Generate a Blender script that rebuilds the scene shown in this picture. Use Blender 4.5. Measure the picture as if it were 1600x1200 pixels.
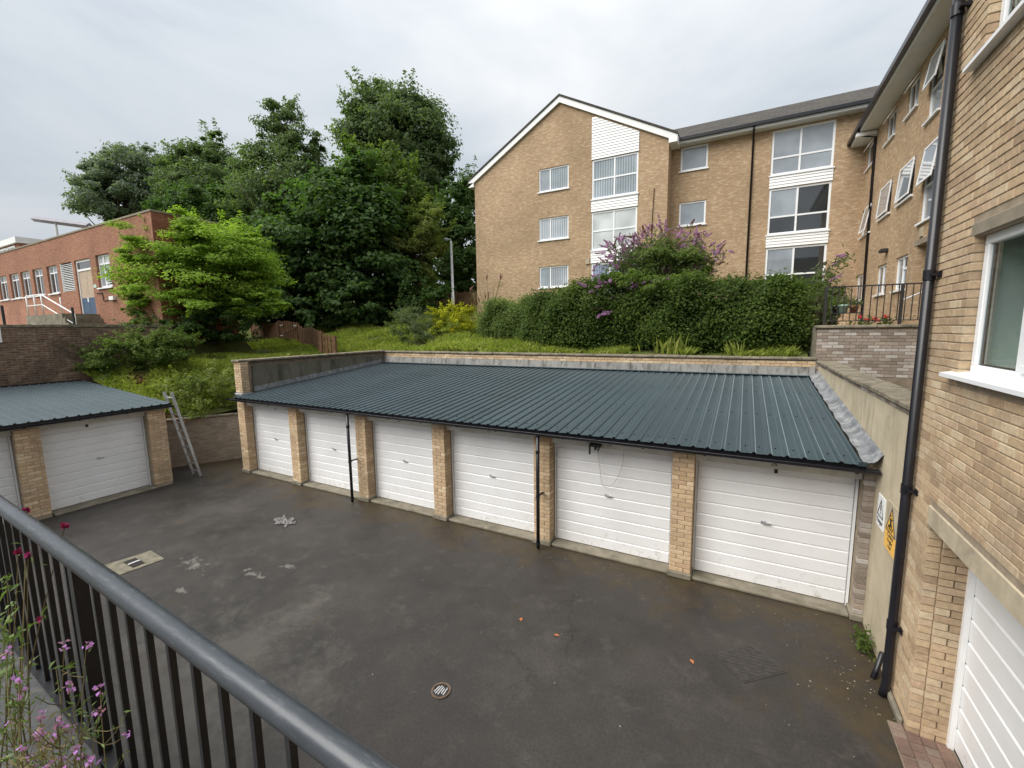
import bpy, bmesh, math, random
import numpy as np
from math import sin, cos, radians, pi
from mathutils import Vector, Matrix
random.seed(7); rng = np.random.default_rng(11)
for o in list(bpy.data.objects): bpy.data.objects.remove(o)
scene = bpy.context.scene
COL = scene.collection
# ------------------------------------------------------------------ camera
FPX = 674.8; YAW, PITCH, ROLL = radians(28.21), radians(7.29), radians(-0.775)
fwd = np.array([-sin(YAW)*cos(PITCH), cos(YAW)*cos(PITCH), -sin(PITCH)])
rgt = np.array([cos(YAW), sin(YAW), 0.0]); upv = np.cross(rgt, fwd)
R2 = cos(ROLL)*rgt + sin(ROLL)*upv; U2 = -sin(ROLL)*rgt + cos(ROLL)*upv
CAM = np.array([0.0, 0.0, 4.15])
cd = bpy.data.cameras.new('camera'); co = bpy.data.objects.new('camera', cd); COL.objects.link(co)
cd.sensor_width = 36.0; cd.lens = FPX/1600*36.0; cd.clip_start = 0.05; cd.clip_end = 3000
co.matrix_world = Matrix(((R2[0], U2[0], -fwd[0], CAM[0]), (R2[1], U2[1], -fwd[1], CAM[1]), (R2[2], U2[2], -fwd[2], CAM[2]), (0, 0, 0, 1)))
scene.camera = co
# a photo pixel gives a direction; the distance comes from the plane or the depth asked for
def ray(x, y): return fwd + (x-800)/FPX*R2 - (y-600)/FPX*U2
def at_z(x, y, z=0.0): d = ray(x, y); return CAM + d*(z-CAM[2])/d[2]
def at_y(x, y, Y): d = ray(x, y); return CAM + d*Y/d[1]
def at_x(x, y, X): d = ray(x, y); return CAM + d*X/d[0]
def at_d(x, y, D): return CAM + ray(x, y)*D
# ------------------------------------------------------------------ world: overcast sky
SUN_EL, SUN_AZ = radians(50), radians(218)      # azimuth clockwise from +Y
w = bpy.data.worlds.new('World'); scene.world = w; w.use_nodes = True
nt = w.node_tree; nt.nodes.clear(); N = nt.nodes.new; L = nt.links.new
out = N('ShaderNodeOutputWorld'); bg = N('ShaderNodeBackground'); L(bg.outputs[0], out.inputs[0])
sky = N('ShaderNodeTexSky'); sky.sky_type = 'NISHITA'; sky.sun_disc = False; sky.sun_elevation = SUN_EL; sky.sun_rotation = SUN_AZ; sky.dust_density = 3
tc = N('ShaderNodeTexCoord'); sx = N('ShaderNodeSeparateXYZ'); L(tc.outputs['Generated'], sx.inputs[0])
mx = N('ShaderNodeMath'); mx.operation = 'MAXIMUM'; L(sx.outputs[2], mx.inputs[0]); mx.inputs[1].default_value = 0.0
cie = N('ShaderNodeMath'); cie.operation = 'MULTIPLY_ADD'; L(mx.outputs[0], cie.inputs[0]); cie.inputs[1].default_value = 0.55; cie.inputs[2].default_value = 0.60
mp = N('ShaderNodeMapping'); L(tc.outputs['Generated'], mp.inputs[0]); mp.inputs['Scale'].default_value = (1.0, 1.0, 2.6); mp.inputs['Location'].default_value = (2.3, 0.7, 0.2)
nz = N('ShaderNodeTexNoise'); L(mp.outputs[0], nz.inputs['Vector']); nz.inputs['Scale'].default_value = 1.7; nz.inputs['Detail'].default_value = 7; nz.inputs['Roughness'].default_value = 0.5; nz.inputs['Distortion'].default_value = 0.35
cr = N('ShaderNodeValToRGB'); L(nz.outputs[0], cr.inputs[0])
cr.color_ramp.elements[0].position = 0.36; cr.color_ramp.elements[0].color = (0.78, 0.86, 0.95, 1)
cr.color_ramp.elements[1].position = 0.64; cr.color_ramp.elements[1].color = (1.16, 1.19, 1.22, 1)
mul = N('ShaderNodeVectorMath'); mul.operation = 'SCALE'; L(cr.outputs[0], mul.inputs[0]); L(cie.outputs[0], mul.inputs['Scale'])
s2 = N('ShaderNodeVectorMath'); s2.operation = 'SCALE'; L(sky.outputs[0], s2.inputs[0]); s2.inputs['Scale'].default_value = 0.05
mixw = N('ShaderNodeMix'); mixw.data_type = 'RGBA'; mixw.inputs[0].default_value = 0.88; L(s2.outputs[0], mixw.inputs[6]); L(mul.outputs[0], mixw.inputs[7])
L(mixw.outputs[2], bg.inputs[0]); bg.inputs[1].default_value = 0.345
# ------------------------------------------------------------------ sun behind the cloud
sd = bpy.data.lights.new('sun', 'SUN'); sd.energy = 1.5; sd.angle = radians(55); sd.color = (1.0, 0.97, 0.92)
so = bpy.data.objects.new('sun', sd); COL.objects.link(so); so.location = (0, -20, 60)
sv = Vector((sin(SUN_AZ)*cos(SUN_EL), cos(SUN_AZ)*cos(SUN_EL), sin(SUN_EL)))
so.rotation_euler = sv.to_track_quat('Z', 'Y').to_euler()
scene.view_settings.view_transform = 'Standard'; scene.view_settings.look = 'None'
scene.view_settings.exposure = 1.62; scene.view_settings.gamma = 1.0; scene.view_settings.use_curve_mapping = False
scene.render.engine = 'CYCLES'; scene.cycles.max_bounces = 8; scene.cycles.diffuse_bounces = 5; scene.cycles.glossy_bounces = 3; scene.cycles.transmission_bounces = 4
# ------------------------------------------------------------------ materials
def newmat(name):
    m = bpy.data.materials.new(name); m.use_nodes = True
    return m, m.node_tree, m.node_tree.nodes['Principled BSDF']
def ramp(nt, stops):
    r = nt.nodes.new('ShaderNodeValToRGB'); e = r.color_ramp.elements
    e[0].position, e[0].color = stops[0][0], (*stops[0][1], 1)
    e[1].position, e[1].color = stops[-1][0], (*stops[-1][1], 1)
    for p, c in stops[1:-1]:
        q = e.new(p); q.color = (*c, 1)
    return r
def noise(nt, scale, detail=4, rough=0.55, vec=None, dist=0.0):
    n = nt.nodes.new('ShaderNodeTexNoise'); n.inputs['Scale'].default_value = scale; n.inputs['Detail'].default_value = detail
    n.inputs['Roughness'].default_value = rough; n.inputs['Distortion'].default_value = dist
    if vec is not None: nt.links.new(vec, n.inputs['Vector'])
    return n
def mixc(nt, fac, a, b, mode='MIX'):
    m = nt.nodes.new('ShaderNodeMix'); m.data_type = 'RGBA'; m.blend_type = mode
    for s, v in ((0, fac), (6, a), (7, b)):
        if hasattr(v, 'is_output'): nt.links.new(v, m.inputs[s])
        elif s == 0: m.inputs[0].default_value = v
        else: m.inputs[s].default_value = (*v, 1)
    return m.outputs[2]
def math1(nt, op, a, b=None, c=None, clamp=False):
    m = nt.nodes.new('ShaderNodeMath'); m.operation = op; m.use_clamp = clamp
    for i, v in enumerate((a, b, c)):
        if v is None: continue
        if hasattr(v, 'is_output'): nt.links.new(v, m.inputs[i])
        else: m.inputs[i].default_value = v
    return m.outputs[0]
def worldpos(nt):
    g = nt.nodes.new('ShaderNodeNewGeometry'); return g.outputs['Position']
def sepxyz(nt, v):
    s = nt.nodes.new('ShaderNodeSeparateXYZ'); nt.links.new(v, s.inputs[0]); return s.outputs
def bump(nt, bs, height, strength=0.3, dist=0.02):
    b = nt.nodes.new('ShaderNodeBump'); b.inputs['Strength'].default_value = strength; b.inputs['Distance'].default_value = dist
    nt.links.new(height, b.inputs['Height']); nt.links.new(b.outputs[0], bs.inputs['Normal'])
def simple(name, col, rough=0.6, var=0.15, scale=6.0, metal=0.0, bumps=0.0, spec=0.5, dirt=None, dscale=1.5):
    m, nt, bs = newmat(name); p = worldpos(nt)
    n = noise(nt, scale, 5, 0.6, p)
    lo = tuple(c*(1-var) for c in col); hi = tuple(min(1, c*(1+var)) for c in col)
    r = ramp(nt, [(0.3, lo), (0.7, hi)]); nt.links.new(n.outputs[0], r.inputs[0]); c = r.outputs[0]
    if dirt:
        d = noise(nt, dscale, 6, 0.65, p, 0.4); rr = ramp(nt, [(0.48, (0, 0, 0)), (0.70, (1, 1, 1))]); nt.links.new(d.outputs[0], rr.inputs[0])
        c = mixc(nt, rr.outputs[0], c, dirt)
    nt.links.new(c, bs.inputs['Base Color']); bs.inputs['Roughness'].default_value = rough; bs.inputs['Metallic'].default_value = metal
    bs.inputs['Specular IOR Level'].default_value = spec
    if bumps: bump(nt, bs, noise(nt, scale*6, 4, 0.6, p).outputs[0], bumps, 0.01)
    return m
def brickpiece(name, stops, island=False, dirt=(0.16, 0.13, 0.10), damt=0.45):
    m, nt, bs = newmat(name); p = worldpos(nt)
    if island: src = nt.nodes.new('ShaderNodeNewGeometry').outputs['Random Per Island']
    else: src = nt.nodes.new('ShaderNodeObjectInfo').outputs['Random']
    r = ramp(nt, stops); nt.links.new(src, r.inputs[0])
    n = noise(nt, 22, 5, 0.65, p); rr = ramp(nt, [(0.3, (0.78, 0.76, 0.74)), (0.7, (1.1, 1.1, 1.08))]); nt.links.new(n.outputs[0], rr.inputs[0])
    c = mixc(nt, 1.0, r.outputs[0], rr.outputs[0], 'MULTIPLY')
    d = noise(nt, 1.1, 5, 0.6, p, 0.5); dr = ramp(nt, [(0.45, (0, 0, 0)), (0.75, (damt, damt, damt))]); nt.links.new(d.outputs[0], dr.inputs[0])
    c = mixc(nt, dr.outputs[0], c, dirt)
    nt.links.new(c, bs.inputs['Base Color']); bs.inputs['Roughness'].default_value = 0.9; bs.inputs['Specular IOR Level'].default_value = 0.2
    bump(nt, bs, noise(nt, 90, 4, 0.7, p).outputs[0], 0.5, 0.004)
    return m
def bricktex(name, axis, c1, c2, c3, mortar, dirt=None, dscale=0.4, damt=0.7, course=0.075, dlo=0.5):
    """brick wall too far off to tell its bricks apart singly; axis 'x' for walls along X, 'y' for walls along Y"""
    m, nt, bs = newmat(name); p = worldpos(nt); s = sepxyz(nt, p)
    cmb = nt.nodes.new('ShaderNodeCombineXYZ'); nt.links.new(s[0 if axis == 'x' else 1], cmb.inputs[0]); nt.links.new(s[2], cmb.inputs[1])
    def bt(a, b, mo):
        t = nt.nodes.new('ShaderNodeTexBrick'); nt.links.new(cmb.outputs[0], t.inputs['Vector'])
        t.inputs['Scale'].default_value = 1.0; t.inputs['Brick Width'].default_value = course*3; t.inputs['Row Height'].default_value = course
        t.inputs['Mortar Size'].default_value = 0.006; t.inputs['Mortar Smooth'].default_value = 0.3; t.inputs['Bias'].default_value = 0.0
        t.inputs['Color1'].default_value = (*a, 1); t.inputs['Color2'].default_value = (*b, 1); t.inputs['Mortar'].default_value = (*mo, 1)
        return t
    t1 = bt(c1, c2, mortar)
    fl = nt.nodes.new('ShaderNodeVectorMath'); fl.operation = 'MULTIPLY'; nt.links.new(cmb.outputs[0], fl.inputs[0]); fl.inputs[1].default_value = (1/(course*3), 1/course, 0)
    n2 = noise(nt, 0.9, 3, 0.7, fl.outputs[0]); r2 = ramp(nt, [(0.5, (0, 0, 0)), (0.66, (1, 1, 1))]); nt.links.new(n2.outputs[0], r2.inputs[0])
    inv = math1(nt, 'SUBTRACT', 1.0, t1.outputs['Fac'])
    c = mixc(nt, math1(nt, 'MULTIPLY', r2.outputs[0], inv), t1.outputs[0], c3)
    n3 = noise(nt, 0.35, 5, 0.6, p); r3 = ramp(nt, [(0.3, (0.82, 0.82, 0.82)), (0.7, (1.1, 1.1, 1.1))]); nt.links.new(n3.outputs[0], r3.inputs[0])
    c = mixc(nt, 1.0, c, r3.outputs[0], 'MULTIPLY')
    if dirt:
        d = noise(nt, dscale, 6, 0.65, p, 0.6); dr = ramp(nt, [(dlo, (0, 0, 0)), (dlo+0.2, (damt,)*3)]); nt.links.new(d.outputs[0], dr.inputs[0])
        c = mixc(nt, dr.outputs[0], c, dirt)
    nt.links.new(c, bs.inputs['Base Color']); bs.inputs['Roughness'].default_value = 0.9; bs.inputs['Specular IOR Level'].default_value = 0.2
    bump(nt, bs, math1(nt, 'SUBTRACT', 1.0, t1.outputs['Fac']), 0.6, 0.008)
    return m
def leafmat(name, lo, mid, hi, trans=0.3, rough=0.5):
    m, nt, bs = newmat(name); g = nt.nodes.new('ShaderNodeNewGeometry')
    r = ramp(nt, [(0.0, lo), (0.55, mid), (1.0, hi)])
    n = noise(nt, 0.6, 3, 0.6, g.outputs['Position'])
    f = math1(nt, 'ADD', math1(nt, 'MULTIPLY', g.outputs['Random Per Island'], 0.55), math1(nt, 'MULTIPLY', math1(nt, 'SUBTRACT', n.outputs[0], 0.28), 1.0), clamp=True)
    nt.links.new(f, r.inputs[0]); nt.links.new(r.outputs[0], bs.inputs['Base Color'])
    bs.inputs['Roughness'].default_value = rough+0.15; bs.inputs['Specular IOR Level'].default_value = 0.16
    tr = nt.nodes.new('ShaderNodeBsdfTranslucent'); nt.links.new(mixc(nt, 1.0, r.outputs[0], (1.3, 1.5, 0.6), 'MULTIPLY'), tr.inputs[0])
    ms = nt.nodes.new('ShaderNodeMixShader'); ms.inputs[0].default_value = trans
    nt.links.new(bs.outputs[0], ms.inputs[1]); nt.links.new(tr.outputs[0], ms.inputs[2])
    nt.links.new(ms.outputs[0], nt.nodes['Material Output'].inputs[0])
    return m
def glassmat(name, base, rough=0.03, ior=1.55, streak=False):
    m, nt, bs = newmat(name); p = worldpos(nt)
    n = noise(nt, 0.9, 2, 0.5, p); r = ramp(nt, [(0.3, tuple(c*0.75 for c in base)), (0.7, tuple(c*1.2 for c in base))]); nt.links.new(n.outputs[0], r.inputs[0])
    c = r.outputs[0]
    if streak:   # vertical folds of a net curtain or blind right behind the pane
        s = sepxyz(nt, p); q = math1(nt, 'SINE', math1(nt, 'MULTIPLY', math1(nt, 'ADD', s[0], s[1]), 48.0))
        rr = ramp(nt, [(0.2, (0.62,)*3), (0.8, (1.1,)*3)]); nt.links.new(math1(nt, 'MULTIPLY_ADD', q, 0.5, 0.5), rr.inputs[0]); c = mixc(nt, 1.0, c, rr.outputs[0], 'MULTIPLY')
    nt.links.new(c, bs.inputs['Base Color']); bs.inputs['Roughness'].default_value = rough; bs.inputs['IOR'].default_value = ior; bs.inputs['Specular IOR Level'].default_value = 0.8
    bs.inputs['Coat Weight'].default_value = 0.6; bs.inputs['Coat Roughness'].default_value = 0.02
    return m
M = {}
BUFF = [(0.0, (0.40, 0.285, 0.185)), (0.2, (0.51, 0.375, 0.24)), (0.45, (0.57, 0.43, 0.28)), (0.65, (0.51, 0.365, 0.245)), (0.88, (0.64, 0.52, 0.36)), (1.0, (0.46, 0.335, 0.225))]
M['brick'] = brickpiece('buff_brick', BUFF); M['brick_i'] = brickpiece('buff_brick_joined', BUFF, True)
PIER = [(0.0, (0.48, 0.34, 0.21)), (0.35, (0.62, 0.46, 0.29)), (0.6, (0.53, 0.37, 0.235)), (0.85, (0.72, 0.57, 0.385)), (1.0, (0.57, 0.42, 0.275))]
M['pier'] = brickpiece('pier_brick', PIER, damt=0.55); M['pier_i'] = brickpiece('pier_brick_joined', PIER, True, damt=0.55)
GREYB = [(0.0, (0.20, 0.165, 0.135)), (0.35, (0.33, 0.28, 0.24)), (0.6, (0.25, 0.20, 0.165)), (0.85, (0.48, 0.45, 0.42)), (1.0, (0.34, 0.26, 0.20))]
M['greyb'] = brickpiece('weathered_brick', GREYB, damt=0.5); M['greyb_i'] = brickpiece('weathered_brick_joined', GREYB, True, damt=0.5)
M['paver'] = brickpiece('red_paver', [(0, (0.15, 0.10, 0.08)), (0.5, (0.24, 0.15, 0.115)), (1, (0.20, 0.165, 0.135))], damt=0.7, dirt=(0.07, 0.06, 0.05))
M['mortar'] = simple('mortar', (0.32, 0.26, 0.19), 0.95, 0.2, 9, bumps=0.3, spec=0.1)
M['mortar_dark'] = simple('mortar_dark', (0.20, 0.16, 0.12), 0.95, 0.25, 6, bumps=0.3, spec=0.1)
M['far_x'] = bricktex('far_brick_x', 'x', (0.45, 0.31, 0.185), (0.37, 0.24, 0.14), (0.60, 0.47, 0.315), (0.38, 0.30, 0.22), dirt=(0.26, 0.18, 0.11), dscale=0.28, damt=0.5)
M['far_y'] = bricktex('far_brick_y', 'y', (0.45, 0.31, 0.185), (0.37, 0.24, 0.14), (0.60, 0.47, 0.315), (0.38, 0.30, 0.22), dirt=(0.26, 0.18, 0.11), dscale=0.28, damt=0.5)
M['red_x'] = bricktex('red_brick_x', 'x', (0.34, 0.155, 0.095), (0.28, 0.12, 0.075), (0.41, 0.22, 0.145), (0.29, 0.20, 0.15), dirt=(0.15, 0.075, 0.05), dscale=0.3, damt=0.6)
M['red_y'] = bricktex('red_brick_y', 'y', (0.30, 0.105, 0.06), (0.24, 0.08, 0.045), (0.36, 0.16, 0.10), (0.22, 0.14, 0.10))
M['old_y'] = bricktex('old_brick_y', 'y', (0.20, 0.115, 0.075), (0.125, 0.075, 0.055), (0.30, 0.23, 0.17), (0.31, 0.26, 0.19), dirt=(0.035, 0.03, 0.025), dscale=0.7, damt=0.85, dlo=0.47)
M['low_wall'] = bricktex('low_wall_brick', 'y', (0.40, 0.32, 0.24), (0.31, 0.25, 0.19), (0.50, 0.41, 0.32), (0.36, 0.31, 0.26), dirt=(0.20, 0.17, 0.13), dscale=1.2, damt=0.8)
M['white'] = simple('white_paint', (0.80, 0.80, 0.79), 0.45, 0.03, 3)
M['upvc'] = simple('white_frame', (0.82, 0.83, 0.84), 0.35, 0.02, 3)
def doormat():
    m, nt, bs = newmat('white_door_paint'); p = worldpos(nt)
    n = noise(nt, 1.3, 5, 0.6, p); r = ramp(nt, [(0.3, (0.74, 0.735, 0.73)), (0.7, (0.83, 0.83, 0.83))]); nt.links.new(n.outputs[0], r.inputs[0])
    mp = nt.nodes.new('ShaderNodeMapping'); nt.links.new(p, mp.inputs[0]); mp.inputs['Scale'].default_value = (3, 3, 14)
    n2 = noise(nt, 1.2, 6, 0.7, mp.outputs[0]); r2 = ramp(nt, [(0.60, (0, 0, 0)), (0.80, (0.45, 0.45, 0.45))]); nt.links.new(n2.outputs[0], r2.inputs[0])
    c = mixc(nt, r2.outputs[0], r.outputs[0], (0.50, 0.49, 0.46))
    z = sepxyz(nt, p)[2]   # splash dirt and rust chips along the bottom edge
    low = math1(nt, 'MULTIPLY', math1(nt, 'SUBTRACT', 0.55, z), 1.4, clamp=True)
    n3 = noise(nt, 9, 5, 0.7, p); r3 = ramp(nt, [(0.55, (0, 0, 0)), (0.72, (1, 1, 1))]); nt.links.new(n3.outputs[0], r3.inputs[0])
    c = mixc(nt, math1(nt, 'MULTIPLY', r3.outputs[0], low), c, (0.36, 0.31, 0.25))
    nt.links.new(c, bs.inputs['Base Color']); bs.inputs['Roughness'].default_value = 0.42
    return m
M['door'] = doormat()
M['cream'] = simple('cream_board', (0.62, 0.60, 0.55), 0.55, 0.1, 3, dirt=(0.40, 0.38, 0.33))
M['black'] = simple('black_plastic', (0.010, 0.010, 0.014), 0.32, 0.2, 5)
M['blackpaint'] = simple('black_paint', (0.006, 0.006, 0.008), 0.42, 0.3, 30, bumps=0.12, dirt=(0.014, 0.0138, 0.014), dscale=9)
def railmat():
    m, nt, bs = newmat('handrail_plastic'); p = worldpos(nt)
    n = noise(nt, 4, 6, 0.65, p); r = ramp(nt, [(0.3, (0.034, 0.040, 0.048)), (0.7, (0.056, 0.064, 0.074))]); nt.links.new(n.outputs[0], r.inputs[0])
    mp = nt.nodes.new('ShaderNodeMapping'); nt.links.new(p, mp.inputs[0]); mp.inputs['Scale'].default_value = (1.0, 6, 6); mp.inputs['Rotation'].default_value = (0, 0, 0.5)
    n2 = noise(nt, 16, 6, 0.7, mp.outputs[0]); r2 = ramp(nt, [(0.57, (0, 0, 0)), (0.72, (0.6, 0.6, 0.6))]); nt.links.new(n2.outputs[0], r2.inputs[0])
    nt.links.new(mixc(nt, r2.outputs[0], r.outputs[0], (0.13, 0.14, 0.147)), bs.inputs['Base Color'])
    rr = ramp(nt, [(0.3, (0.22,)*3), (0.7, (0.40,)*3)]); nt.links.new(n2.outputs[0], rr.inputs[0]); nt.links.new(rr.outputs[0], bs.inputs['Roughness'])
    bump(nt, bs, n2.outputs[0], 0.12, 0.003); return m
M['handrail'] = railmat()
def roofmat():
    m, nt, bs = newmat('slate_blue_steel'); p = worldpos(nt)
    n = noise(nt, 0.8, 5, 0.6, p); r = ramp(nt, [(0.3, (0.018, 0.034, 0.041)), (0.7, (0.026, 0.045, 0.053))]); nt.links.new(n.outputs[0], r.inputs[0])
    n2 = noise(nt, 6, 6, 0.7, p, 0.3); r2 = ramp(nt, [(0.55, (0, 0, 0)), (0.8, (0.3, 0.3, 0.3))]); nt.links.new(n2.outputs[0], r2.inputs[0])
    oi = nt.nodes.new('ShaderNodeObjectInfo').outputs['Random']; vr = ramp(nt, [(0.0, (0.82,)*3), (1.0, (1.2,)*3)]); nt.links.new(oi, vr.inputs[0])
    nt.links.new(mixc(nt, 1.0, mixc(nt, r2.outputs[0], r.outputs[0], (0.06, 0.08, 0.085)), vr.outputs[0], 'MULTIPLY'), bs.inputs['Base Color'])
    rr = ramp(nt, [(0.3, (0.44,)*3), (0.7, (0.56,)*3)]); nt.links.new(n2.outputs[0], rr.inputs[0]); nt.links.new(rr.outputs[0], bs.inputs['Roughness'])
    bs.inputs['IOR'].default_value = 1.6; bs.inputs['Specular Tint'].default_value = (0.86, 0.95, 1.0, 1)
    bs.inputs['Sheen Weight'].default_value = 0.8; bs.inputs['Sheen Roughness'].default_value = 0.25; bs.inputs['Sheen Tint'].default_value = (0.80, 0.92, 1.0, 1)
    return m
M['steel'] = roofmat()
M['lead'] = simple('lead_flashing', (0.20, 0.21, 0.225), 0.5, 0.35, 5, metal=0.2, bumps=0.4, dirt=(0.42, 0.42, 0.42), dscale=6)
M['concrete'] = simple('concrete', (0.22, 0.195, 0.15), 0.9, 0.25, 4, bumps=0.4, spec=0.2, dirt=(0.12, 0.11, 0.08), dscale=2.5)
M['concrete2'] = simple('pale_concrete', (0.17, 0.155, 0.115), 0.9, 0.35, 8, bumps=0.3, spec=0.2)
M['lintel'] = simple('lintel_concrete', (0.46, 0.39, 0.28), 0.9, 0.15, 5, bumps=0.3, spec=0.2, dirt=(0.32, 0.27, 0.2), dscale=3)
M['lintel_dark'] = simple('lintel_grey', (0.25, 0.215, 0.165), 0.9, 0.15, 5, bumps=0.3, spec=0.2)
M['coping'] = simple('coping_stone', (0.22, 0.19, 0.14), 0.95, 0.35, 5, bumps=0.5, spec=0.15, dirt=(0.09, 0.085, 0.065), dscale=4)
def rendermat(name, base, dark, lo=0.52, sc=3.5):
    m, nt, bs = newmat(name); p = worldpos(nt)
    n = noise(nt, 2.2, 6, 0.65, p); r = ramp(nt, [(0.3, tuple(c*0.8 for c in base)), (0.7, tuple(c*1.12 for c in base))]); nt.links.new(n.outputs[0], r.inputs[0])
    mp = nt.nodes.new('ShaderNodeMapping'); nt.links.new(p, mp.inputs[0]); mp.inputs['Scale'].default_value = (sc, sc, 0.55)
    n2 = noise(nt, 1.0, 6, 0.65, mp.outputs[0], 0.3); r2 = ramp(nt, [(lo, (0, 0, 0)), (lo+0.2, (0.85,)*3)]); nt.links.new(n2.outputs[0], r2.inputs[0])
    c = mixc(nt, r2.outputs[0], r.outputs[0], dark)
    nt.links.new(c, bs.inputs['Base Color']); bs.inputs['Roughness'].default_value = 0.95; bs.inputs['Specular IOR Level'].default_value = 0.15
    bump(nt, bs, noise(nt, 28, 6, 0.7, p).outputs[0], 0.45, 0.008); return m
M['leadback'] = rendermat('streaked_lead', (0.25, 0.245, 0.23), (0.085, 0.08, 0.07), 0.46, 9.0)
M['render'] = rendermat('cream_render', (0.50, 0.43, 0.31), (0.27, 0.22, 0.15), 0.55)
M['render_dark'] = rendermat('mouldy_render', (0.15, 0.14, 0.11), (0.045, 0.045, 0.035), 0.48)
def asphaltmat():
    m, nt, bs = newmat('asphalt'); p = worldpos(nt); s = sepxyz(nt, p)
    n = noise(nt, 0.8, 9, 0.70, p, 0.25); r = ramp(nt, [(0.28, (0.021, 0.0185, 0.0165)), (0.52, (0.036, 0.0312, 0.027)), (0.74, (0.058, 0.050, 0.042))]); nt.links.new(n.outputs[0], r.inputs[0]); c = r.outputs[0]
    n4 = noise(nt, 2.6, 7, 0.72, p, 0.2); r4 = ramp(nt, [(0.54, (0, 0, 0)), (0.68, (0.7,)*3)]); nt.links.new(n4.outputs[0], r4.inputs[0]); c = mixc(nt, r4.outputs[0], c, (0.062, 0.054, 0.046))
    nf = noise(nt, 30, 6, 0.9, p); rf = ramp(nt, [(0.3, (0.50,)*3), (0.7, (1.5,)*3)]); nt.links.new(nf.outputs[0], rf.inputs[0]); c = mixc(nt, 1.0, c, rf.outputs[0], 'MULTIPLY')
    # moss and silt gathered along the foot of the garages and in the corner under the drainpipe
    nm = noise(nt, 1.6, 6, 0.65, p, 0.5)
    edge = math1(nt, 'MULTIPLY', math1(nt, 'SUBTRACT', s[1], 5.9), 0.62, clamp=True)
    cx = math1(nt, 'SUBTRACT', 1.0, math1(nt, 'MULTIPLY', math1(nt, 'SUBTRACT', 1.7, s[0]), 0.62), clamp=True)
    cx = math1(nt, 'MULTIPLY', cx, math1(nt, 'MULTIPLY', math1(nt, 'SUBTRACT', s[1], 3.6), 0.5, clamp=True))
    cov = math1(nt, 'MAXIMUM', edge, math1(nt, 'MULTIPLY', cx, 0.9))
    mm = math1(nt, 'MULTIPLY', math1(nt, 'SUBTRACT', math1(nt, 'ADD', nm.outputs[0], math1(nt, 'MULTIPLY', cov, 0.42)), 0.61), 5.5, clamp=True)
    nb = noise(nt, 3.4, 4, 0.6, p); rb = ramp(nt, [(0.35, (0.034, 0.026, 0.015)), (0.58, (0.054, 0.037, 0.016)), (0.75, (0.046, 0.044, 0.014))]); nt.links.new(nb.outputs[0], rb.inputs[0])
    c = mixc(nt, math1(nt, 'MULTIPLY', mm, 0.85), c, rb.outputs[0])
    # pale worn patch of older surfacing near the railing
    d1 = nt.nodes.new('ShaderNodeVectorMath'); d1.operation = 'DISTANCE'; nt.links.new(p, d1.inputs[0]); d1.inputs[1].default_value = (-5.6, 2.0, 0)
    wp = math1(nt, 'SUBTRACT', 1.0, math1(nt, 'MULTIPLY', d1.outputs['Value'], 0.26), clamp=True)
    wn = noise(nt, 1.5, 8, 0.75, p, 0.3)
    wm = math1(nt, 'MULTIPLY', math1(nt, 'SUBTRACT', math1(nt, 'ADD', math1(nt, 'MULTIPLY', wp, 0.6), math1(nt, 'MULTIPLY', wn.outputs[0], 1.3)), 0.95), 4.0, clamp=True)
    c = mixc(nt, math1(nt, 'MULTIPLY', wm, 0.38), c, (0.15, 0.14, 0.12))
    # bleached scuffs by the gully
    for (px, py, rx, ry) in ((-8.6, 3.75, 0.62, 0.24), (-7.25, 4.05, 0.42, 0.16), (-7.0, 4.45, 0.3, 0.10), (-9.0, 2.9, 0.4, 0.12), (-7.9, 3.2, 0.35, 0.10)):
        mpn = nt.nodes.new('ShaderNodeMapping'); nt.links.new(p, mpn.inputs[0]); mpn.inputs['Location'].default_value = (-px/rx, -py/ry, 0); mpn.inputs['Scale'].default_value = (1/rx, 1/ry, 0)
        ln = nt.nodes.new('ShaderNodeVectorMath'); ln.operation = 'LENGTH'; nt.links.new(mpn.outputs[0], ln.inputs[0])
        nn = noise(nt, 7, 5, 0.7, p)
        k = math1(nt, 'MULTIPLY', math1(nt, 'SUBTRACT', math1(nt, 'ADD', math1(nt, 'SUBTRACT', 1.0, ln.outputs['Value']), math1(nt, 'MULTIPLY', math1(nt, 'SUBTRACT', nn.outputs[0], 0.5), 4.2)), 0.55), 3.0, clamp=True)
        c = mixc(nt, math1(nt, 'MULTIPLY', k, 0.6), c, (0.20, 0.185, 0.16))
    vo = nt.nodes.new('ShaderNodeTexVoronoi'); vo.feature = 'DISTANCE_TO_EDGE'; vo.inputs['Scale'].default_value = 0.33
    wob = nt.nodes.new('ShaderNodeVectorMath'); wob.operation = 'MULTIPLY_ADD'; nt.links.new(noise(nt, 2.5, 6, 0.7, p).outputs['Color'], wob.inputs[0]); wob.inputs[1].default_value = (0.55, 0.55, 0); nt.links.new(p, wob.inputs[2]); nt.links.new(wob.outputs[0], vo.inputs['Vector'])
    ck = math1(nt, 'MULTIPLY', math1(nt, 'SUBTRACT', 0.0045, vo.outputs['Distance']), 400.0, clamp=True); cm_ = math1(nt, 'MULTIPLY', math1(nt, 'SUBTRACT', noise(nt, 0.5, 3, 0.5, p).outputs[0], 0.48), 9.0, clamp=True)
    c = mixc(nt, math1(nt, 'MULTIPLY', math1(nt, 'MULTIPLY', ck, cm_), 0.6), c, (0.012, 0.011, 0.010))
    nt.links.new(c, bs.inputs['Base Color'])
    rr = ramp(nt, [(0.3, (0.42,)*3), (0.65, (0.72,)*3)]); nt.links.new(n.outputs[0], rr.inputs[0]); nt.links.new(rr.outputs[0], bs.inputs['Roughness'])
    bs.inputs['Specular IOR Level'].default_value = 0.45
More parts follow.
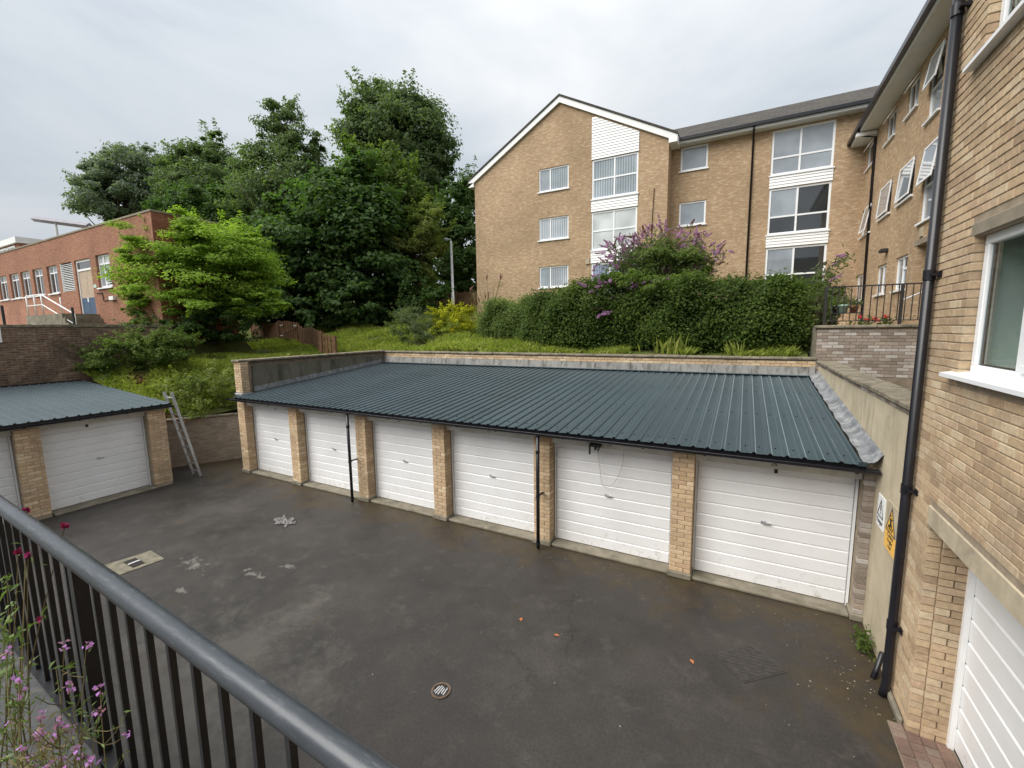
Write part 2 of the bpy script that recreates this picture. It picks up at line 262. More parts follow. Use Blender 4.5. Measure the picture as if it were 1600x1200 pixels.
    bump(nt, bs, nf.outputs[0], 0.35, 0.006); return m
M['asphalt'] = asphaltmat()
M['soil'] = simple('grassy_soil', (0.075, 0.095, 0.022), 0.95, 0.4, 1.5, bumps=0.5, spec=0.1, dirt=(0.06, 0.042, 0.025), dscale=0.7)
M['ground'] = simple('ground_soil', (0.07, 0.08, 0.035), 0.95, 0.3, 0.3, spec=0.1)
M['bark_dust'] = simple('bark_mulch', (0.16, 0.07, 0.035), 0.95, 0.4, 12, bumps=0.6, spec=0.1)
M['bark'] = simple('bark', (0.075, 0.055, 0.04), 0.95, 0.4, 6, bumps=0.5, spec=0.1)
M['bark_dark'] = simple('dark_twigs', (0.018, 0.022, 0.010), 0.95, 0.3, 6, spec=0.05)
M['palebark'] = simple('pale_bark', (0.22, 0.18, 0.13), 0.95, 0.3, 6, bumps=0.4, spec=0.1)
M['tile'] = None
def tilemat():
    m, nt, bs = newmat('brown_roof_tile'); p = worldpos(nt); s = sepxyz(nt, p)
    cmb = nt.nodes.new('ShaderNodeCombineXYZ'); nt.links.new(math1(nt, 'ADD', s[0], math1(nt, 'MULTIPLY', s[1], 0.37)), cmb.inputs[0]); nt.links.new(s[2], cmb.inputs[1])
    t = nt.nodes.new('ShaderNodeTexBrick'); nt.links.new(cmb.outputs[0], t.inputs['Vector']); t.inputs['Scale'].default_value = 1
    t.inputs['Brick Width'].default_value = 0.25; t.inputs['Row Height'].default_value = 0.14; t.inputs['Mortar Size'].default_value = 0.012
    t.inputs['Color1'].default_value = (0.060, 0.050, 0.042, 1); t.inputs['Color2'].default_value = (0.040, 0.034, 0.030, 1); t.inputs['Mortar'].default_value = (0.02, 0.018, 0.016, 1)
    n = noise(nt, 1.2, 6, 0.7, p); r = ramp(nt, [(0.45, (0, 0, 0)), (0.7, (0.7, 0.7, 0.7))]); nt.links.new(n.outputs[0], r.inputs[0])
    nt.links.new(mixc(nt, r.outputs[0], t.outputs[0], (0.085, 0.078, 0.058)), bs.inputs['Base Color']); bs.inputs['Roughness'].default_value = 0.9
    bump(nt, bs, math1(nt, 'SUBTRACT', 1.0, t.outputs['Fac']), 0.6, 0.02); return m
M['tile'] = tilemat()
M['soffit'] = simple('white_soffit', (0.62, 0.62, 0.60), 0.6, 0.06, 2)
M['glass'] = glassmat('window_glass', (0.30, 0.335, 0.37))  # pale blue base colour paints in the sky reflected by the panes
M['glass_dark'] = glassmat('dark_window_glass', (0.030, 0.034, 0.036))
M['glass_net'] = glassmat('netted_window_glass', (0.42, 0.46, 0.50), streak=True)
M['glass_blind'] = glassmat('blind_window_glass', (0.33, 0.385, 0.42), streak=True)
M['glass_pale'] = glassmat('pale_window_glass', (0.55, 0.58, 0.58))
M['glass_blue'] = glassmat('blue_curtain_glass', (0.30, 0.34, 0.50), streak=True)
def clearglass():
    m, nt, bs = newmat('clear_glass'); nt.nodes.remove(bs)
    tr = nt.nodes.new('ShaderNodeBsdfTransparent'); tr.inputs[0].default_value = (0.86, 0.90, 0.89, 1)
    gl = nt.nodes.new('ShaderNodeBsdfGlossy'); gl.inputs['Roughness'].default_value = 0.02
    fr = nt.nodes.new('ShaderNodeFresnel'); fr.inputs[0].default_value = 1.45
    ms = nt.nodes.new('ShaderNodeMixShader'); bk = nt.nodes.new('ShaderNodeNewGeometry').outputs['Backfacing']; nt.links.new(math1(nt, 'MULTIPLY', fr.outputs[0], math1(nt, 'SUBTRACT', 1.0, bk), clamp=True), ms.inputs[0]); nt.links.new(tr.outputs[0], ms.inputs[1]); nt.links.new(gl.outputs[0], ms.inputs[2])
    nt.links.new(ms.outputs[0], nt.nodes['Material Output'].inputs[0]); return m
M['clear'] = clearglass()
M['roomwall'] = simple('room_wall', (0.62, 0.64, 0.62), 0.9, 0.06, 1)
M['blind'] = simple('grey_blind', (0.44, 0.47, 0.45), 0.9, 0.05, 2)
M['curtain'] = simple('pale_curtain', (0.66, 0.68, 0.68), 0.9, 0.08, 4)
M['alu'] = simple('aluminium', (0.45, 0.46, 0.47), 0.42, 0.2, 12, metal=0.6)
M['wood'] = simple('brown_fence_wood', (0.17, 0.095, 0.055), 0.85, 0.35, 8, bumps=0.4, spec=0.2)
M['beam'] = simple('weathered_steel_beam', (0.20, 0.19, 0.22), 0.6, 0.2, 2)
M['lamp'] = simple('grey_lamp_paint', (0.68, 0.68, 0.68), 0.5, 0.1, 3)
M['iron'] = simple('cast_iron', (0.03, 0.028, 0.026), 0.55, 0.35, 20, metal=0.3, bumps=0.4)
M['deckgrey'] = simple('deck_membrane', (0.055, 0.056, 0.058), 0.6, 0.35, 5, bumps=0.2, dirt=(0.10, 0.095, 0.085), dscale=7)
M['cover'] = simple('worn_cover_iron', (0.040, 0.035, 0.030), 0.6, 0.35, 14, bumps=0.3)
M['rust'] = simple('rusty_rim', (0.13, 0.085, 0.055), 0.8, 0.4, 20)
M['white_sign'] = simple('white_sign', (0.78, 0.80, 0.80), 0.4, 0.03, 3)
M['yellow'] = simple('yellow_sign', (0.80, 0.42, 0.012), 0.4, 0.04, 3)
M['ink'] = simple('black_print', (0.02, 0.02, 0.02), 0.5, 0.1, 3)
M['bluedoor'] = simple('blue_door', (0.045, 0.085, 0.15), 0.5, 0.1, 3)
M['chip'] = simple('chipboard', (0.42, 0.32, 0.24), 0.8, 0.15, 6)
M['cloth'] = simple('grey_rag', (0.15, 0.14, 0.135), 0.9, 0.7, 26, bumps=0.4)
M['deadleaf'] = simple('dead_leaf', (0.36, 0.13, 0.045), 0.8, 0.3, 30)
M['litter'] = simple('pale_litter', (0.40, 0.36, 0.27), 0.9, 0.35, 30)
M['flower'] = leafmat('purple_blossom', (0.30, 0.14, 0.31), (0.48, 0.25, 0.50), (0.64, 0.42, 0.64), 0.25)
M['flower_dead'] = leafmat('spent_blossom', (0.11, 0.04, 0.035), (0.17, 0.075, 0.06), (0.24, 0.12, 0.10), 0.1)
M['lilac'] = leafmat('lilac_petal', (0.336, 0.120, 0.408), (0.504, 0.240, 0.600), (0.720, 0.456, 0.792), 0.3)
M['magenta'] = leafmat('magenta_petal', (0.16, 0.008, 0.05), (0.25, 0.015, 0.09), (0.38, 0.04, 0.16), 0.2)
M['redpetal'] = leafmat('red_petal', (0.5, 0.02, 0.02), (0.65, 0.05, 0.05), (0.75, 0.15, 0.13), 0.2)
M['yellowleaf'] = leafmat('yellow_leaf', (0.16, 0.19, 0.012), (0.40, 0.40, 0.02), (0.60, 0.56, 0.04), 0.3)
M['lf_dark'] = leafmat('dark_leaf', (0.029, 0.058, 0.017), (0.065, 0.117, 0.034), (0.123, 0.186, 0.058), 0.45, 0.42)
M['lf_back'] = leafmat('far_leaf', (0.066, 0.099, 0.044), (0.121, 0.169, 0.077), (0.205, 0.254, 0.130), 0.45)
M['lf_far'] = leafmat('hazy_leaf', (0.122, 0.152, 0.116), (0.167, 0.207, 0.159), (0.220, 0.265, 0.206), 0.45)  # distance haze is put into these pale grey-green leaf colours
M['lf_mid'] = leafmat('mid_leaf', (0.054, 0.088, 0.019), (0.114, 0.164, 0.041), (0.216, 0.261, 0.084), 0.45)
M['lf_olive'] = leafmat('olive_leaf', (0.085, 0.117, 0.029), (0.189, 0.227, 0.065), (0.325, 0.338, 0.130), 0.45)
M['lf_bright'] = leafmat('bright_leaf', (0.085, 0.145, 0.022), (0.235, 0.345, 0.050), (0.440, 0.550, 0.110), 0.45)
M['lf_hedge'] = leafmat('hedge_leaf', (0.023, 0.045, 0.009), (0.064, 0.104, 0.018), (0.160, 0.207, 0.041), 0.45, 0.38)
M['lf_grey'] = leafmat('grey_green_leaf', (0.066, 0.086, 0.040), (0.132, 0.166, 0.079), (0.224, 0.251, 0.145), 0.45)
M['lf_bud'] = leafmat('buddleia_leaf', (0.055, 0.077, 0.031), (0.105, 0.138, 0.055), (0.187, 0.220, 0.110), 0.45)
M['lf_dry'] = leafmat('dry_stem', (0.10, 0.075, 0.035), (0.20, 0.165, 0.08), (0.30, 0.26, 0.14), 0.2)
M['lf_fore'] = leafmat('foreground_leaf', (0.07, 0.11, 0.03), (0.14, 0.20, 0.07), (0.24, 0.31, 0.13), 0.3)
M['grass'] = leafmat('grass_blade', (0.10, 0.14, 0.022), (0.27, 0.32, 0.060), (0.52, 0.50, 0.17), 0.45)
# ------------------------------------------------------------------ object helpers
WL = {}          # world location of every object that may parent others
def put(o, loc, parent=None):
    loc = Vector(loc); WL[o.name] = loc
    if parent is not None:
        o.parent = parent; o.location = loc - WL[parent.name]
    else: o.location = loc
    COL.objects.link(o); return o
def tag(o, label=None, cat=None, group=None, kind=None):
    if label: o['label'] = label
    if cat: o['category'] = cat
    if group: o['group'] = group
    if kind: o['kind'] = kind
    return o
def empty(name, loc, label=None, cat=None, group=None):
    o = bpy.data.objects.new(name, None); o.empty_display_size = 0.2
    put(o, loc); return tag(o, label, cat, group)
class MB:
    def __init__(s): s.v = []; s.f = []
    def add(s, vs, fs):
        b = len(s.v); s.v += [tuple(map(float, q)) for q in vs]; s.f += [tuple(i+b for i in f) for f in fs]; return s
    def box(s, x0, x1, y0, y1, z0, z1):
        x0, x1 = sorted((x0, x1)); y0, y1 = sorted((y0, y1)); z0, z1 = sorted((z0, z1))
        return s.add([(x0,y0,z0),(x1,y0,z0),(x1,y1,z0),(x0,y1,z0),(x0,y0,z1),(x1,y0,z1),(x1,y1,z1),(x0,y1,z1)],
                     [(0,3,2,1),(4,5,6,7),(0,1,5,4),(1,2,6,5),(2,3,7,6),(3,0,4,7)])
    def wbox(s, ax, pl, a0, a1, d0, d1, z0, z1):
        """box on a wall: ax 'x' wall along X at y=pl, 'y' wall along Y at x=pl; d = depth behind the face"""
        return s.box(a0, a1, pl+d0, pl+d1, z0, z1) if ax == 'x' else s.box(pl+d0, pl+d1, a0, a1, z0, z1)
    def prism(s, poly, axis, a0, a1):
        """extrude a 2-D outline along an axis: 'x' -> outline is (y,z); 'y' -> (x,z); 'z' -> (x,y)"""
        n = len(poly); mk = {'x': lambda p, a: (a, p[0], p[1]), 'y': lambda p, a: (p[0], a, p[1]), 'z': lambda p, a: (p[0], p[1], a)}[axis]
        vs = [mk(p, a0) for p in poly] + [mk(p, a1) for p in poly]
        fs = [tuple(range(n))[::-1], tuple(range(n, 2*n))] + [(i, (i+1) % n, n+(i+1) % n, n+i) for i in range(n)]
        return s.add(vs, fs)
    def tube(s, pts, rad, n=8, cap=True):
        pts = [Vector(p) for p in pts]; m = len(pts); rad = [rad]*m if not hasattr(rad, '__len__') else rad
        rings = []; prev = None
        for i in range(m):
            t = (pts[min(i+1, m-1)] - pts[max(i-1, 0)])
            t = t.normalized() if t.length > 1e-9 else Vector((0, 0, 1))
            a = prev if prev is not None else (Vector((1, 0, 0)) if abs(t.x) < 0.8 else Vector((0, 1, 0)))
            u = (a - t*a.dot(t)).normalized(); prev = u; v = t.cross(u)
            rings.append([pts[i] + (u*cos(2*pi*k/n) + v*sin(2*pi*k/n))*rad[i] for k in range(n)])
        vs = [q for r in rings for q in r]; fs = []
        for i in range(m-1):
            for k in range(n): fs.append((i*n+k, i*n+(k+1) % n, (i+1)*n+(k+1) % n, (i+1)*n+k))
        if cap: fs += [tuple(range(n))[::-1], tuple(range((m-1)*n, m*n))]
        return s.add(vs, fs)
    def mesh(s, name, center=(0, 0, 0)):
        me = bpy.data.meshes.new(name); c = center
        me.from_pydata([(x-c[0], y-c[1], z-c[2]) for x, y, z in s.v], [], s.f); me.update(); return me
    def build(s, name, mat, parent=None, smooth=False, bevel=0.0, base=False):
        a = np.array(s.v); lo, hi = a.min(0), a.max(0); c = (lo+hi)/2
        if base: c[2] = lo[2]
        me = s.mesh(name, c)
        if bevel:
            bm = bmesh.new(); bm.from_mesh(me); bmesh.ops.remove_doubles(bm, verts=bm.verts, dist=1e-5)
            bmesh.ops.bevel(bm, geom=list(bm.edges), offset=bevel, segments=1, affect='EDGES', clamp_overlap=True); bm.to_mesh(me); bm.free()
        me.materials.append(mat)
        if smooth:
            for p in me.polygons: p.use_smooth = True
        o = bpy.data.objects.new(name, me); return put(o, c, parent)
def box(name, mat, b, parent=None, bevel=0.0): return MB().box(*b).build(name, mat, parent, bevel=bevel)
def text_mesh(name, body, size, loc, rot, mat, parent, align='CENTER'):
    cu = bpy.data.curves.new(name, 'FONT'); cu.body = body; cu.size = size; cu.extrude = 0.0008; cu.align_x = align; cu.align_y = 'CENTER'
    t = bpy.data.objects.new('tmp', cu); COL.objects.link(t); dg = bpy.context.evaluated_depsgraph_get()
    me = bpy.data.meshes.new_from_object(t.evaluated_get(dg)); bpy.data.objects.remove(t)
    me.materials.clear(); me.materials.append(mat); o = bpy.data.objects.new(name, me); put(o, loc, parent); o.rotation_euler = rot; return o
def wall_open(ax, pl, a0, a1, z0, z1, rects, reveal=0.12, mb=None):
    """wall face with real openings and their reveals; faces look towards the negative axis"""
    mb = mb or MB()
    A = sorted({a0, a1, *[r[0] for r in rects], *[r[1] for r in rects]}); A = [a for a in A if a0 <= a <= a1]
    Z = sorted({z0, z1, *[r[2] for r in rects], *[r[3] for r in rects]}); Z = [z for z in Z if z0 <= z <= z1]
    P = (lambda a, d, z: (a, pl+d, z)) if ax == 'x' else (lambda a, d, z: (pl+d, a, z))
    for i in range(len(A)-1):
        for j in range(len(Z)-1):
            am, zm = (A[i]+A[i+1])/2, (Z[j]+Z[j+1])/2
            if any(r[0] < am < r[1] and r[2] < zm < r[3] for r in rects): continue
            mb.add([P(A[i],0,Z[j]), P(A[i+1],0,Z[j]), P(A[i+1],0,Z[j+1]), P(A[i],0,Z[j+1])], [(0, 1, 2, 3) if ax == 'x' else (3, 2, 1, 0)])
    for b0, b1, y0, y1 in rects:
        for (p, q) in (((b0,y0),(b0,y1)), ((b1,y0),(b1,y1)), ((b0,y0),(b1,y0)), ((b0,y1),(b1,y1))):
            mb.add([P(p[0],0,p[1]), P(q[0],0,q[1]), P(q[0],reveal,q[1]), P(p[0],reveal,p[1])], [(0, 1, 2, 3)])
    return mb
def window(parent, ax, pl, a0, a1, z0, z1, cols, rows_per_col, pane_mats, set_in=0.05, fw=0.07, sill=True, sill_mat=None, name='window', label=None):
    """cols: fractional column edges; rows_per_col: for each column the fractional row edges"""
    W, Hh = a1-a0, z1-z0; mb = MB(); d0, d1 = set_in, set_in+0.06
    mb.wbox(ax, pl, a0, a1, d0, d1, z0, z0+fw); mb.wbox(ax, pl, a0, a1, d0, d1, z1-fw, z1)
    mb.wbox(ax, pl, a0, a0+fw, d0+0.001, d1-0.001, z0+fw, z1-fw); mb.wbox(ax, pl, a1-fw, a1, d0+0.001, d1-0.001, z0+fw, z1-fw)
    ce = [0]+list(cols)+[1]; panes = []
    for i in range(len(ce)-1):
        c0, c1 = a0+fw/2+(W-fw)*ce[i], a0+fw/2+(W-fw)*ce[i+1]
        if i: mb.wbox(ax, pl, c0-fw*0.45, c0+fw*0.45, d0+0.002, d1-0.002, z0+fw, z1-fw)
        re = [0]+list(rows_per_col[i])+[1]
        for j in range(len(re)-1):
            r0, r1 = z0+fw/2+(Hh-fw)*re[j], z0+fw/2+(Hh-fw)*re[j+1]
            if j: mb.wbox(ax, pl, c0+fw*0.5, c1-fw*0.5, d0+0.004, d1-0.004, r0-fw*0.42, r0+fw*0.42)
            panes.append((c0+fw*0.3, c1-fw*0.3, r0+fw*0.3, r1-fw*0.3))
    f = mb.build(name, M['upvc'], parent)
    if label: f['label'] = label
    for k, (c0, c1, r0, r1) in enumerate(panes):
        MB().wbox(ax, pl, c0, c1, set_in+0.028, set_in+0.036, r0, r1).build('pane', M[pane_mats[k % len(pane_mats)]], f)
    if sill: MB().wbox(ax, pl, a0-0.06, a1+0.06, -0.07, set_in+0.03, z0-0.055, z0-0.003).build('sill', sill_mat or M['upvc'], f)
    return f
def open_sash(parent_win, ax, pl, a0, a1, z0, z1, tilt, hinge_top=True, mat='glass'):
    """a sash swung outwards about its top edge"""
    mb = MB(); fw = 0.055
    mb.box(a0, a1, -0.03, 0.0, z0-z1, z0-z1+fw); mb.box(a0, a1, -0.03, 0, -fw, 0); mb.box(a0, a0+fw, -0.029, -0.001, z0-z1+fw, -fw); mb.box(a1-fw, a1, -0.029, -0.001, z0-z1+fw, -fw)
    g = MB(); g.box(a0+fw*0.7, a1-fw*0.7, -0.018, -0.012, z0-z1+fw*0.7, -fw*0.7)
    def xf(m):
        o = []
        for (a, y, z) in m.v:
            yy = y*cos(tilt) + z*sin(tilt); zz = -y*sin(tilt)*0 + z*cos(tilt) - y*sin(tilt)
            o.append((a, pl-0.01+yy, z1+zz) if ax == 'x' else (pl-0.01+yy, a, z1+zz))
        m.v = o
    xf(mb); xf(g)
    s = mb.build('open_sash', M['upvc'], parent_win); return s, g
# bricks: shared meshes by length
BCACHE = {}
def brick_mesh(l, d, h, mat):
    k = (round(l, 2), round(d, 2), round(h, 3), mat.name)
    if k not in BCACHE:
        me = MB().box(-l/2, l/2, -d/2, d/2, -h/2, h/2).mesh('brick')
        bm = bmesh.new(); bm.from_mesh(me); bmesh.ops.bevel(bm, geom=list(bm.edges), offset=0.004, segments=1, affect='EDGES'); bm.to_mesh(me); bm.free()
        me.materials.append(mat); BCACHE[k] = me
    return BCACHE[k]
def brick_parts(parent, bricks, mat_one, mat_join, limit, name='brick'):
    """bricks: (cx,cy,cz, size x, size y, size z); the `limit` largest in view are parts of their own, the rest one joined part"""
    def score(b):
        v = np.array(b[:3])-CAM; z = v@fwd
        if z < 0.3: return 1e9
        x = 800+FPX*(v@R2)/z; y = 600-FPX*(v@U2)/z
        return z + (1000 if not (-30 < x < 1630 and -30 < y < 1230) else 0)
    bs = sorted(bricks, key=score); one, rest = bs[:limit], bs[limit:]
    for (x, y, z, sx_, sy_, sz_) in one:
        along_y = sy_ > sx_; l, d = (sy_, sx_) if along_y else (sx_, sy_)
        o = bpy.data.objects.new(name, brick_mesh(l, d, sz_, mat_one)); j = random.uniform(-0.0012, 0.0012)
        put(o, (x+j, y+j, z), parent); o.rotation_euler = (0, 0, (pi/2 if along_y else 0)+random.uniform(-0.004, 0.004))
    if rest:
        mb = MB()
        for (x, y, z, sx_, sy_, sz_) in rest:
            j = random.uniform(-0.0012, 0.0012); mb.box(x-sx_/2+j, x+sx_/2+j, y-sy_/2+j, y+sy_/2+j, z-sz_/2, z+sz_/2)
        tag(mb.build('brickwork', mat_join, parent), kind='stuff')
def lay_wall(ax, pl, a0, a1, z0, z1, holes, face_out=-1, course=0.075, blen=0.225, depth=0.1, jitter=0.0):
    """stretcher bond on a wall face at pl, bricks reaching back from the face"""
    res = []; n = int(math.ceil((z1-z0)/course))
    for i in range(n):
        zc = z0+i*course+course/2
        if zc+0.03 > z1: continue
        a = a0 - (blen/2 if i % 2 else 0)
        while a < a1:
            segs = [(max(a, a0)+0.005, min(a+blen, a1)-0.005)]
            for (h0, h1, y0, y1) in holes:
                if y0-0.02 < zc < y1+0.02:
                    ns = []
                    for s0, s1 in segs:
                        if s1 <= h0 or s0 >= h1: ns.append((s0, s1)); continue
                        if s0 < h0: ns.append((s0, h0-0.003))
                        if s1 > h1: ns.append((h1+0.003, s1))
                    segs = ns
            for s0, s1 in segs:
                if s1-s0 < 0.03: continue
                ac, l = (s0+s1)/2, s1-s0; pc = pl - face_out*depth/2
                res.append((ac, pc, zc, l, depth, 0.065) if ax == 'x' else (pc, ac, zc, depth, l, 0.065))
            a += blen
    return res
# ------------------------------------------------------------------ terrain
A0 = np.array([-16.2, 5.3]); A1 = np.array([-14.0, 9.0]); AD = (A1-A0)/np.linalg.norm(A1-A0); AN = np.array([-AD[1], AD[0]])
def sdist(x, y): return (x-A0[0])*AN[0] + (y-A0[1])*AN[1]
def hbank(x, y):
    s = max(0.0, sdist(x, y)); up = 3.2 + (0.2*(y-13) if y > 13 else 0.04*(y-13)); up = min(up, 8.5)
    if y > 24: up += 0.06*(y-24)*(1 if x < -15 else 0)
    h = up
    if x < -13.3 and y < 22: h = min(up, 1.5 + 0.5*s)
    if x < -13.3: h = h if h < up-0.25 else h-0.25*math.exp(-max(0, (1.5+0.5*s-up))*3)*0.4
    k = min(1, max(0, (-19.4-x)/1.2)); k = k*k*(3-2*k)
    if y < 12: h = h*(1-k) + max(h, 4.1)*k
    return h + 0.05*sin(x*1.7+y*0.9) + 0.04*sin(x*0.8-y*2.1)
def hz(x, y): return hbank(x, y)
def grid_mesh(name, xs, ys, keep, mat, kind='structure'):
    idx = {}; mb = MB()
    def vid(x, y):
        s = sdist(x, y); X, Y = x, y
        if x > -17 and y < 9.2 and -0.25 < s < 0.12: X, Y = x+AN[0]*(0.12-s), y+AN[1]*(0.12-s)
        k = (round(x, 3), round(y, 3))
        if k not in idx: idx[k] = len(mb.v); mb.v.append((X, Y, hbank(X, Y)))
        return idx[k]
    for i in range(len(xs)-1):
        for j in range(len(ys)-1):
            if keep((xs[i]+xs[i+1])/2, (ys[j]+ys[j+1])/2):
                mb.f.append((vid(xs[i], ys[j]), vid(xs[i+1], ys[j]), vid(xs[i+1], ys[j+1]), vid(xs[i], ys[j+1])))
    o = mb.build(name, mat, smooth=True); return tag(o, kind=kind)
def bank_keep(x, y):
    if x > 1.55: return False
    if x > -13.15: return y > 13.2
    if y < 5.95 and x > -19.7: return False
    if x > -17.5 and sdist(x, y) < 0.02: return False
    if x < -19.7: return y < 8.9 and y > 2 or y > 8.9
    return True
xs = sorted(set(list(np.round(np.arange(-30, 2.0, 0.25), 3)) + list(np.round(np.arange(-160, -30, 8.0), 3)) )); ys = sorted(set(list(np.round(np.arange(2, 30.01, 0.25), 3)) + list(np.round(np.arange(36, 170, 8.0), 3))))
bank = grid_mesh('grass_bank', xs, ys, bank_keep, M['soil']); tag(bank, 'sloping grass bank behind the garages', None)
g = MB().add([(-900, -900, -0.06), (900, -900, -0.06), (900, 900, -0.06), (-900, 900, -0.06)], [(0, 1, 2, 3)]).build('ground', M['ground']); tag(g, kind='structure')
cy_ = MB().add([(-21, -6, 0), (6, -6, 0), (6, 13.3, 0), (-21, 13.3, 0)], [(0, 1, 2, 3)]).build('courtyard', M['asphalt']); tag(cy_, 'dark asphalt garage courtyard with mossy edges', kind='structure')
# ------------------------------------------------------------------ main garage row
def pier_bricks(x0, y0, z0, z1, w, d):
    res = []; n = int((z1-z0)/0.075)
    for i in range(n):
        z = z0+i*0.075+0.0375
        if i % 2 == 0:
            res += [(x0+0.1075, y0+0.051, z, 0.215, 0.102, 0.065), (x0+w-0.051, y0+0.1075, z, 0.102, 0.215, 0.065)]
        else:
            res += [(x0+0.051, y0+0.051, z, 0.102, 0.102, 0.065), (x0+w-0.1075, y0+0.051, z, 0.215, 0.102, 0.065), (x0+w-0.051, y0+0.167, z, 0.102, 0.11, 0.065)]
    return res
def rotz_brick(b, f): x, y, z, a, c, h = b; X, Y = f(x, y); return (X, Y, z, c, a, h)
def door_panels(parent, ax, sgn, pl, a0, a1, z0, z1, n, hx):
    """up-and-over door: a backing sheet, ribbed steel panels one above the other, a T handle; sgn = which way the face looks"""
    P = lambda a, d, z: (a, pl+sgn*d, z) if ax == 'x' else (pl+sgn*d, a, z)
    bk = MB(); bb = [P(a0, -0.03, z0), P(a1, -0.012, z1)]
    bk.box(bb[0][0], bb[1][0], bb[0][1], bb[1][1], z0, z1)
    dr = bk.build('garage_door', M['door'], parent)
    e = [0.0] + [0.055+(1-0.055)*k/(n-1) for k in range(n)]; h = (z1-z0)
    for k in range(n):
        t0, t1 = z1-h*e[k], z1-h*e[k+1]; zt, zb = t0-0.002, t1+0.003
        prof = [(-0.011, zb), (0.012, zb+0.004), (0.014, zt-0.022), (0.004, zt-0.008), (-0.011, zt)]
        mb = MB(); vs = [P(a, d, z) for a in (a0+0.012, a1-0.012) for d, z in prof]; m = len(prof)
        mb.add(vs, [tuple(range(m)), tuple(range(m, 2*m))[::-1]] + [(i, m+i, m+(i+1) % m, (i+1) % m) for i in range(m)])
        mb.build('panel', M['door'], dr)
    zc = z0+h*0.53; am = a0+(a1-a0)*hx
    hb = MB(); q0, q1 = P(am-0.035, 0.0, zc), P(am+0.035, 0.020, zc+0.05); hb.box(q0[0], q1[0], q0[1], q1[1], zc-0.012, zc+0.032)
    q0, q1 = P(am-0.012, 0.02, zc), P(am+0.10, 0.045, zc); hb.box(q0[0], q1[0], q0[1], q1[1], zc-0.004, zc+0.014)
    hb.build('handle', M['alu'], dr)
    return dr
PX = [(-13.05, 0.33), (-10.72, 0.33), (-8.2, 0.33), (-5.865, 0.33), (-3.43, 0.33), (-0.93, 0.33), (1.53, 0.13)]
GR = empty('garage_row', (-5.7, 7.22, 0), 'row of six white garages with wavy slate-blue steel roof and black gutter', 'garages')
allb = []
for i, (x0, wd) in enumerate(PX):
    p = box('pier', M['mortar'], (x0+0.008, x0+wd-0.008, 7.228, 7.60, 0.0, 2.16), GR)
    if wd > 0.2: allb += pier_bricks(x0, 7.22, 0.10, 2.15, wd, 0.23)
    else: brick_parts(GR, [(x0+0.065, 7.27, 0.1+k*0.075+0.037, 0.12, 0.10, 0.065) for k in range(27)], M['greyb'], M['greyb_i'], 30)  # end pier: greyer brick gives its weathering and paints in its shadow
    box('pier_footing', M['concrete'], (x0-0.025, x0+wd+0.02, 7.185, 7.58, 0.0, 0.105), GR, 0.015)
brick_parts(GR, allb, M['pier'], M['pier_i'], 272)
for i in range(6):
    x0 = PX[i][0]+PX[i][1]; x1 = PX[i+1][0]
    for a_, b_ in ((x0+0.002, x0+0.032), (x1-0.032, x1-0.002)): box('door_jamb', M['white'], (a_, b_, 7.472, 7.54, 0.05, 1.98), GR)
    dr = door_panels(GR, 'x', -1, 7.50, x0+0.036, x1-0.036, 0.06, 2.0, 10, 0.47)
    box('head_board', M['cream'], (x0+0.004, x1-0.004, 7.30, 7.37, 2.03, 2.16), GR)
    box('head_rail', M['white'], (x0+0.006, x1-0.006, 7.44, 7.54, 1.985, 2.05), GR)
    box('threshold', M['concrete'], (x0+0.02, x1-0.022, 7.24, 7.62, 0.0, 0.05), GR, 0.012)
    text_mesh('door_number', str(28-i), 0.09, ((x0+x1)/2+0.02, 7.298, 2.105), (pi/2, 0, 0), M['ink'], GR)
# small black latches on the heads of two doors
box('latch', M['ink'], (0.50, 0.545, 7.425, 7.445, 1.93, 2.075), GR); box('latch', M['iron'], (-11.62, -11.55, 7.42, 7.45, 1.975, 2.03), GR)
# rust streak plates on the right-hand door
# steel roof sheets
def roof_sheet(parent, o, u, v, width, length, ribs, name='roof_sheet'):
    """box-profile sheet: o corner, u unit vector across the ribs, v vector up the slope (full length)"""
    o, u, v = Vector(o), Vector(u), Vector(v); nrm = u.cross(v).normalized(); nrm = nrm if nrm.z > 0 else -nrm
    pr = []; pit = width/ribs
    for k in range(ribs):
        b = k*pit
        pr += [(b, 0), (b+pit*0.38, 0), (b+pit*0.40, 0.004), (b+pit*0.58, 0.004), (b+pit*0.60, 0), (b+pit*0.70, 0), (b+pit*0.77, 0.024), (b+pit*0.93, 0.024)]
    pr += [(width, 0)]
    mb = MB(); vs = []
    for t in (0.0, 1.0):
        for a, h in pr: vs.append(o+u*a+v*t+nrm*h)
    for t in (0.0, 1.0):
        for a, h in pr: vs.append(o+u*a+v*t+nrm*(h-0.003))
    m = len(pr); fs = []
    for i in range(m-1):
        fs += [(i, i+1, m+i+1, m+i), (2*m+i, 3*m+i, 3*m+i+1, 2*m+i+1), (i, 2*m+i, 2*m+i+1, i+1), (m+i, m+i+1, 3*m+i+1, 3*m+i)]
    mb.add(vs, fs); return mb.build(name, M['steel'], parent), nrm
NS = 14; RX0, RX1 = -12.82, 1.46; sw = (RX1-RX0)/NS
screws = MB()
for i in range(NS):
    sh, nrm = roof_sheet(GR, (RX0+i*sw, 6.98, 2.315+random.uniform(-0.001, 0.001)), (1, 0, 0), (0, 5.92, 0.535), sw, 1, 5)
    for t in (0.05, 0.36, 0.68, 0.95):
        for k in range(5):
            x = RX0+i*sw+sw/5*(k+0.3 if k % 2 else k+0.2); y, z = 6.98+5.92*t, 2.315+0.535*t
            screws.box(x-0.009, x+0.009, y-0.009, y+0.009, z+0.002, z+0.013)
tag(screws.build('roof_screws', M['black'], GR), kind='stuff')
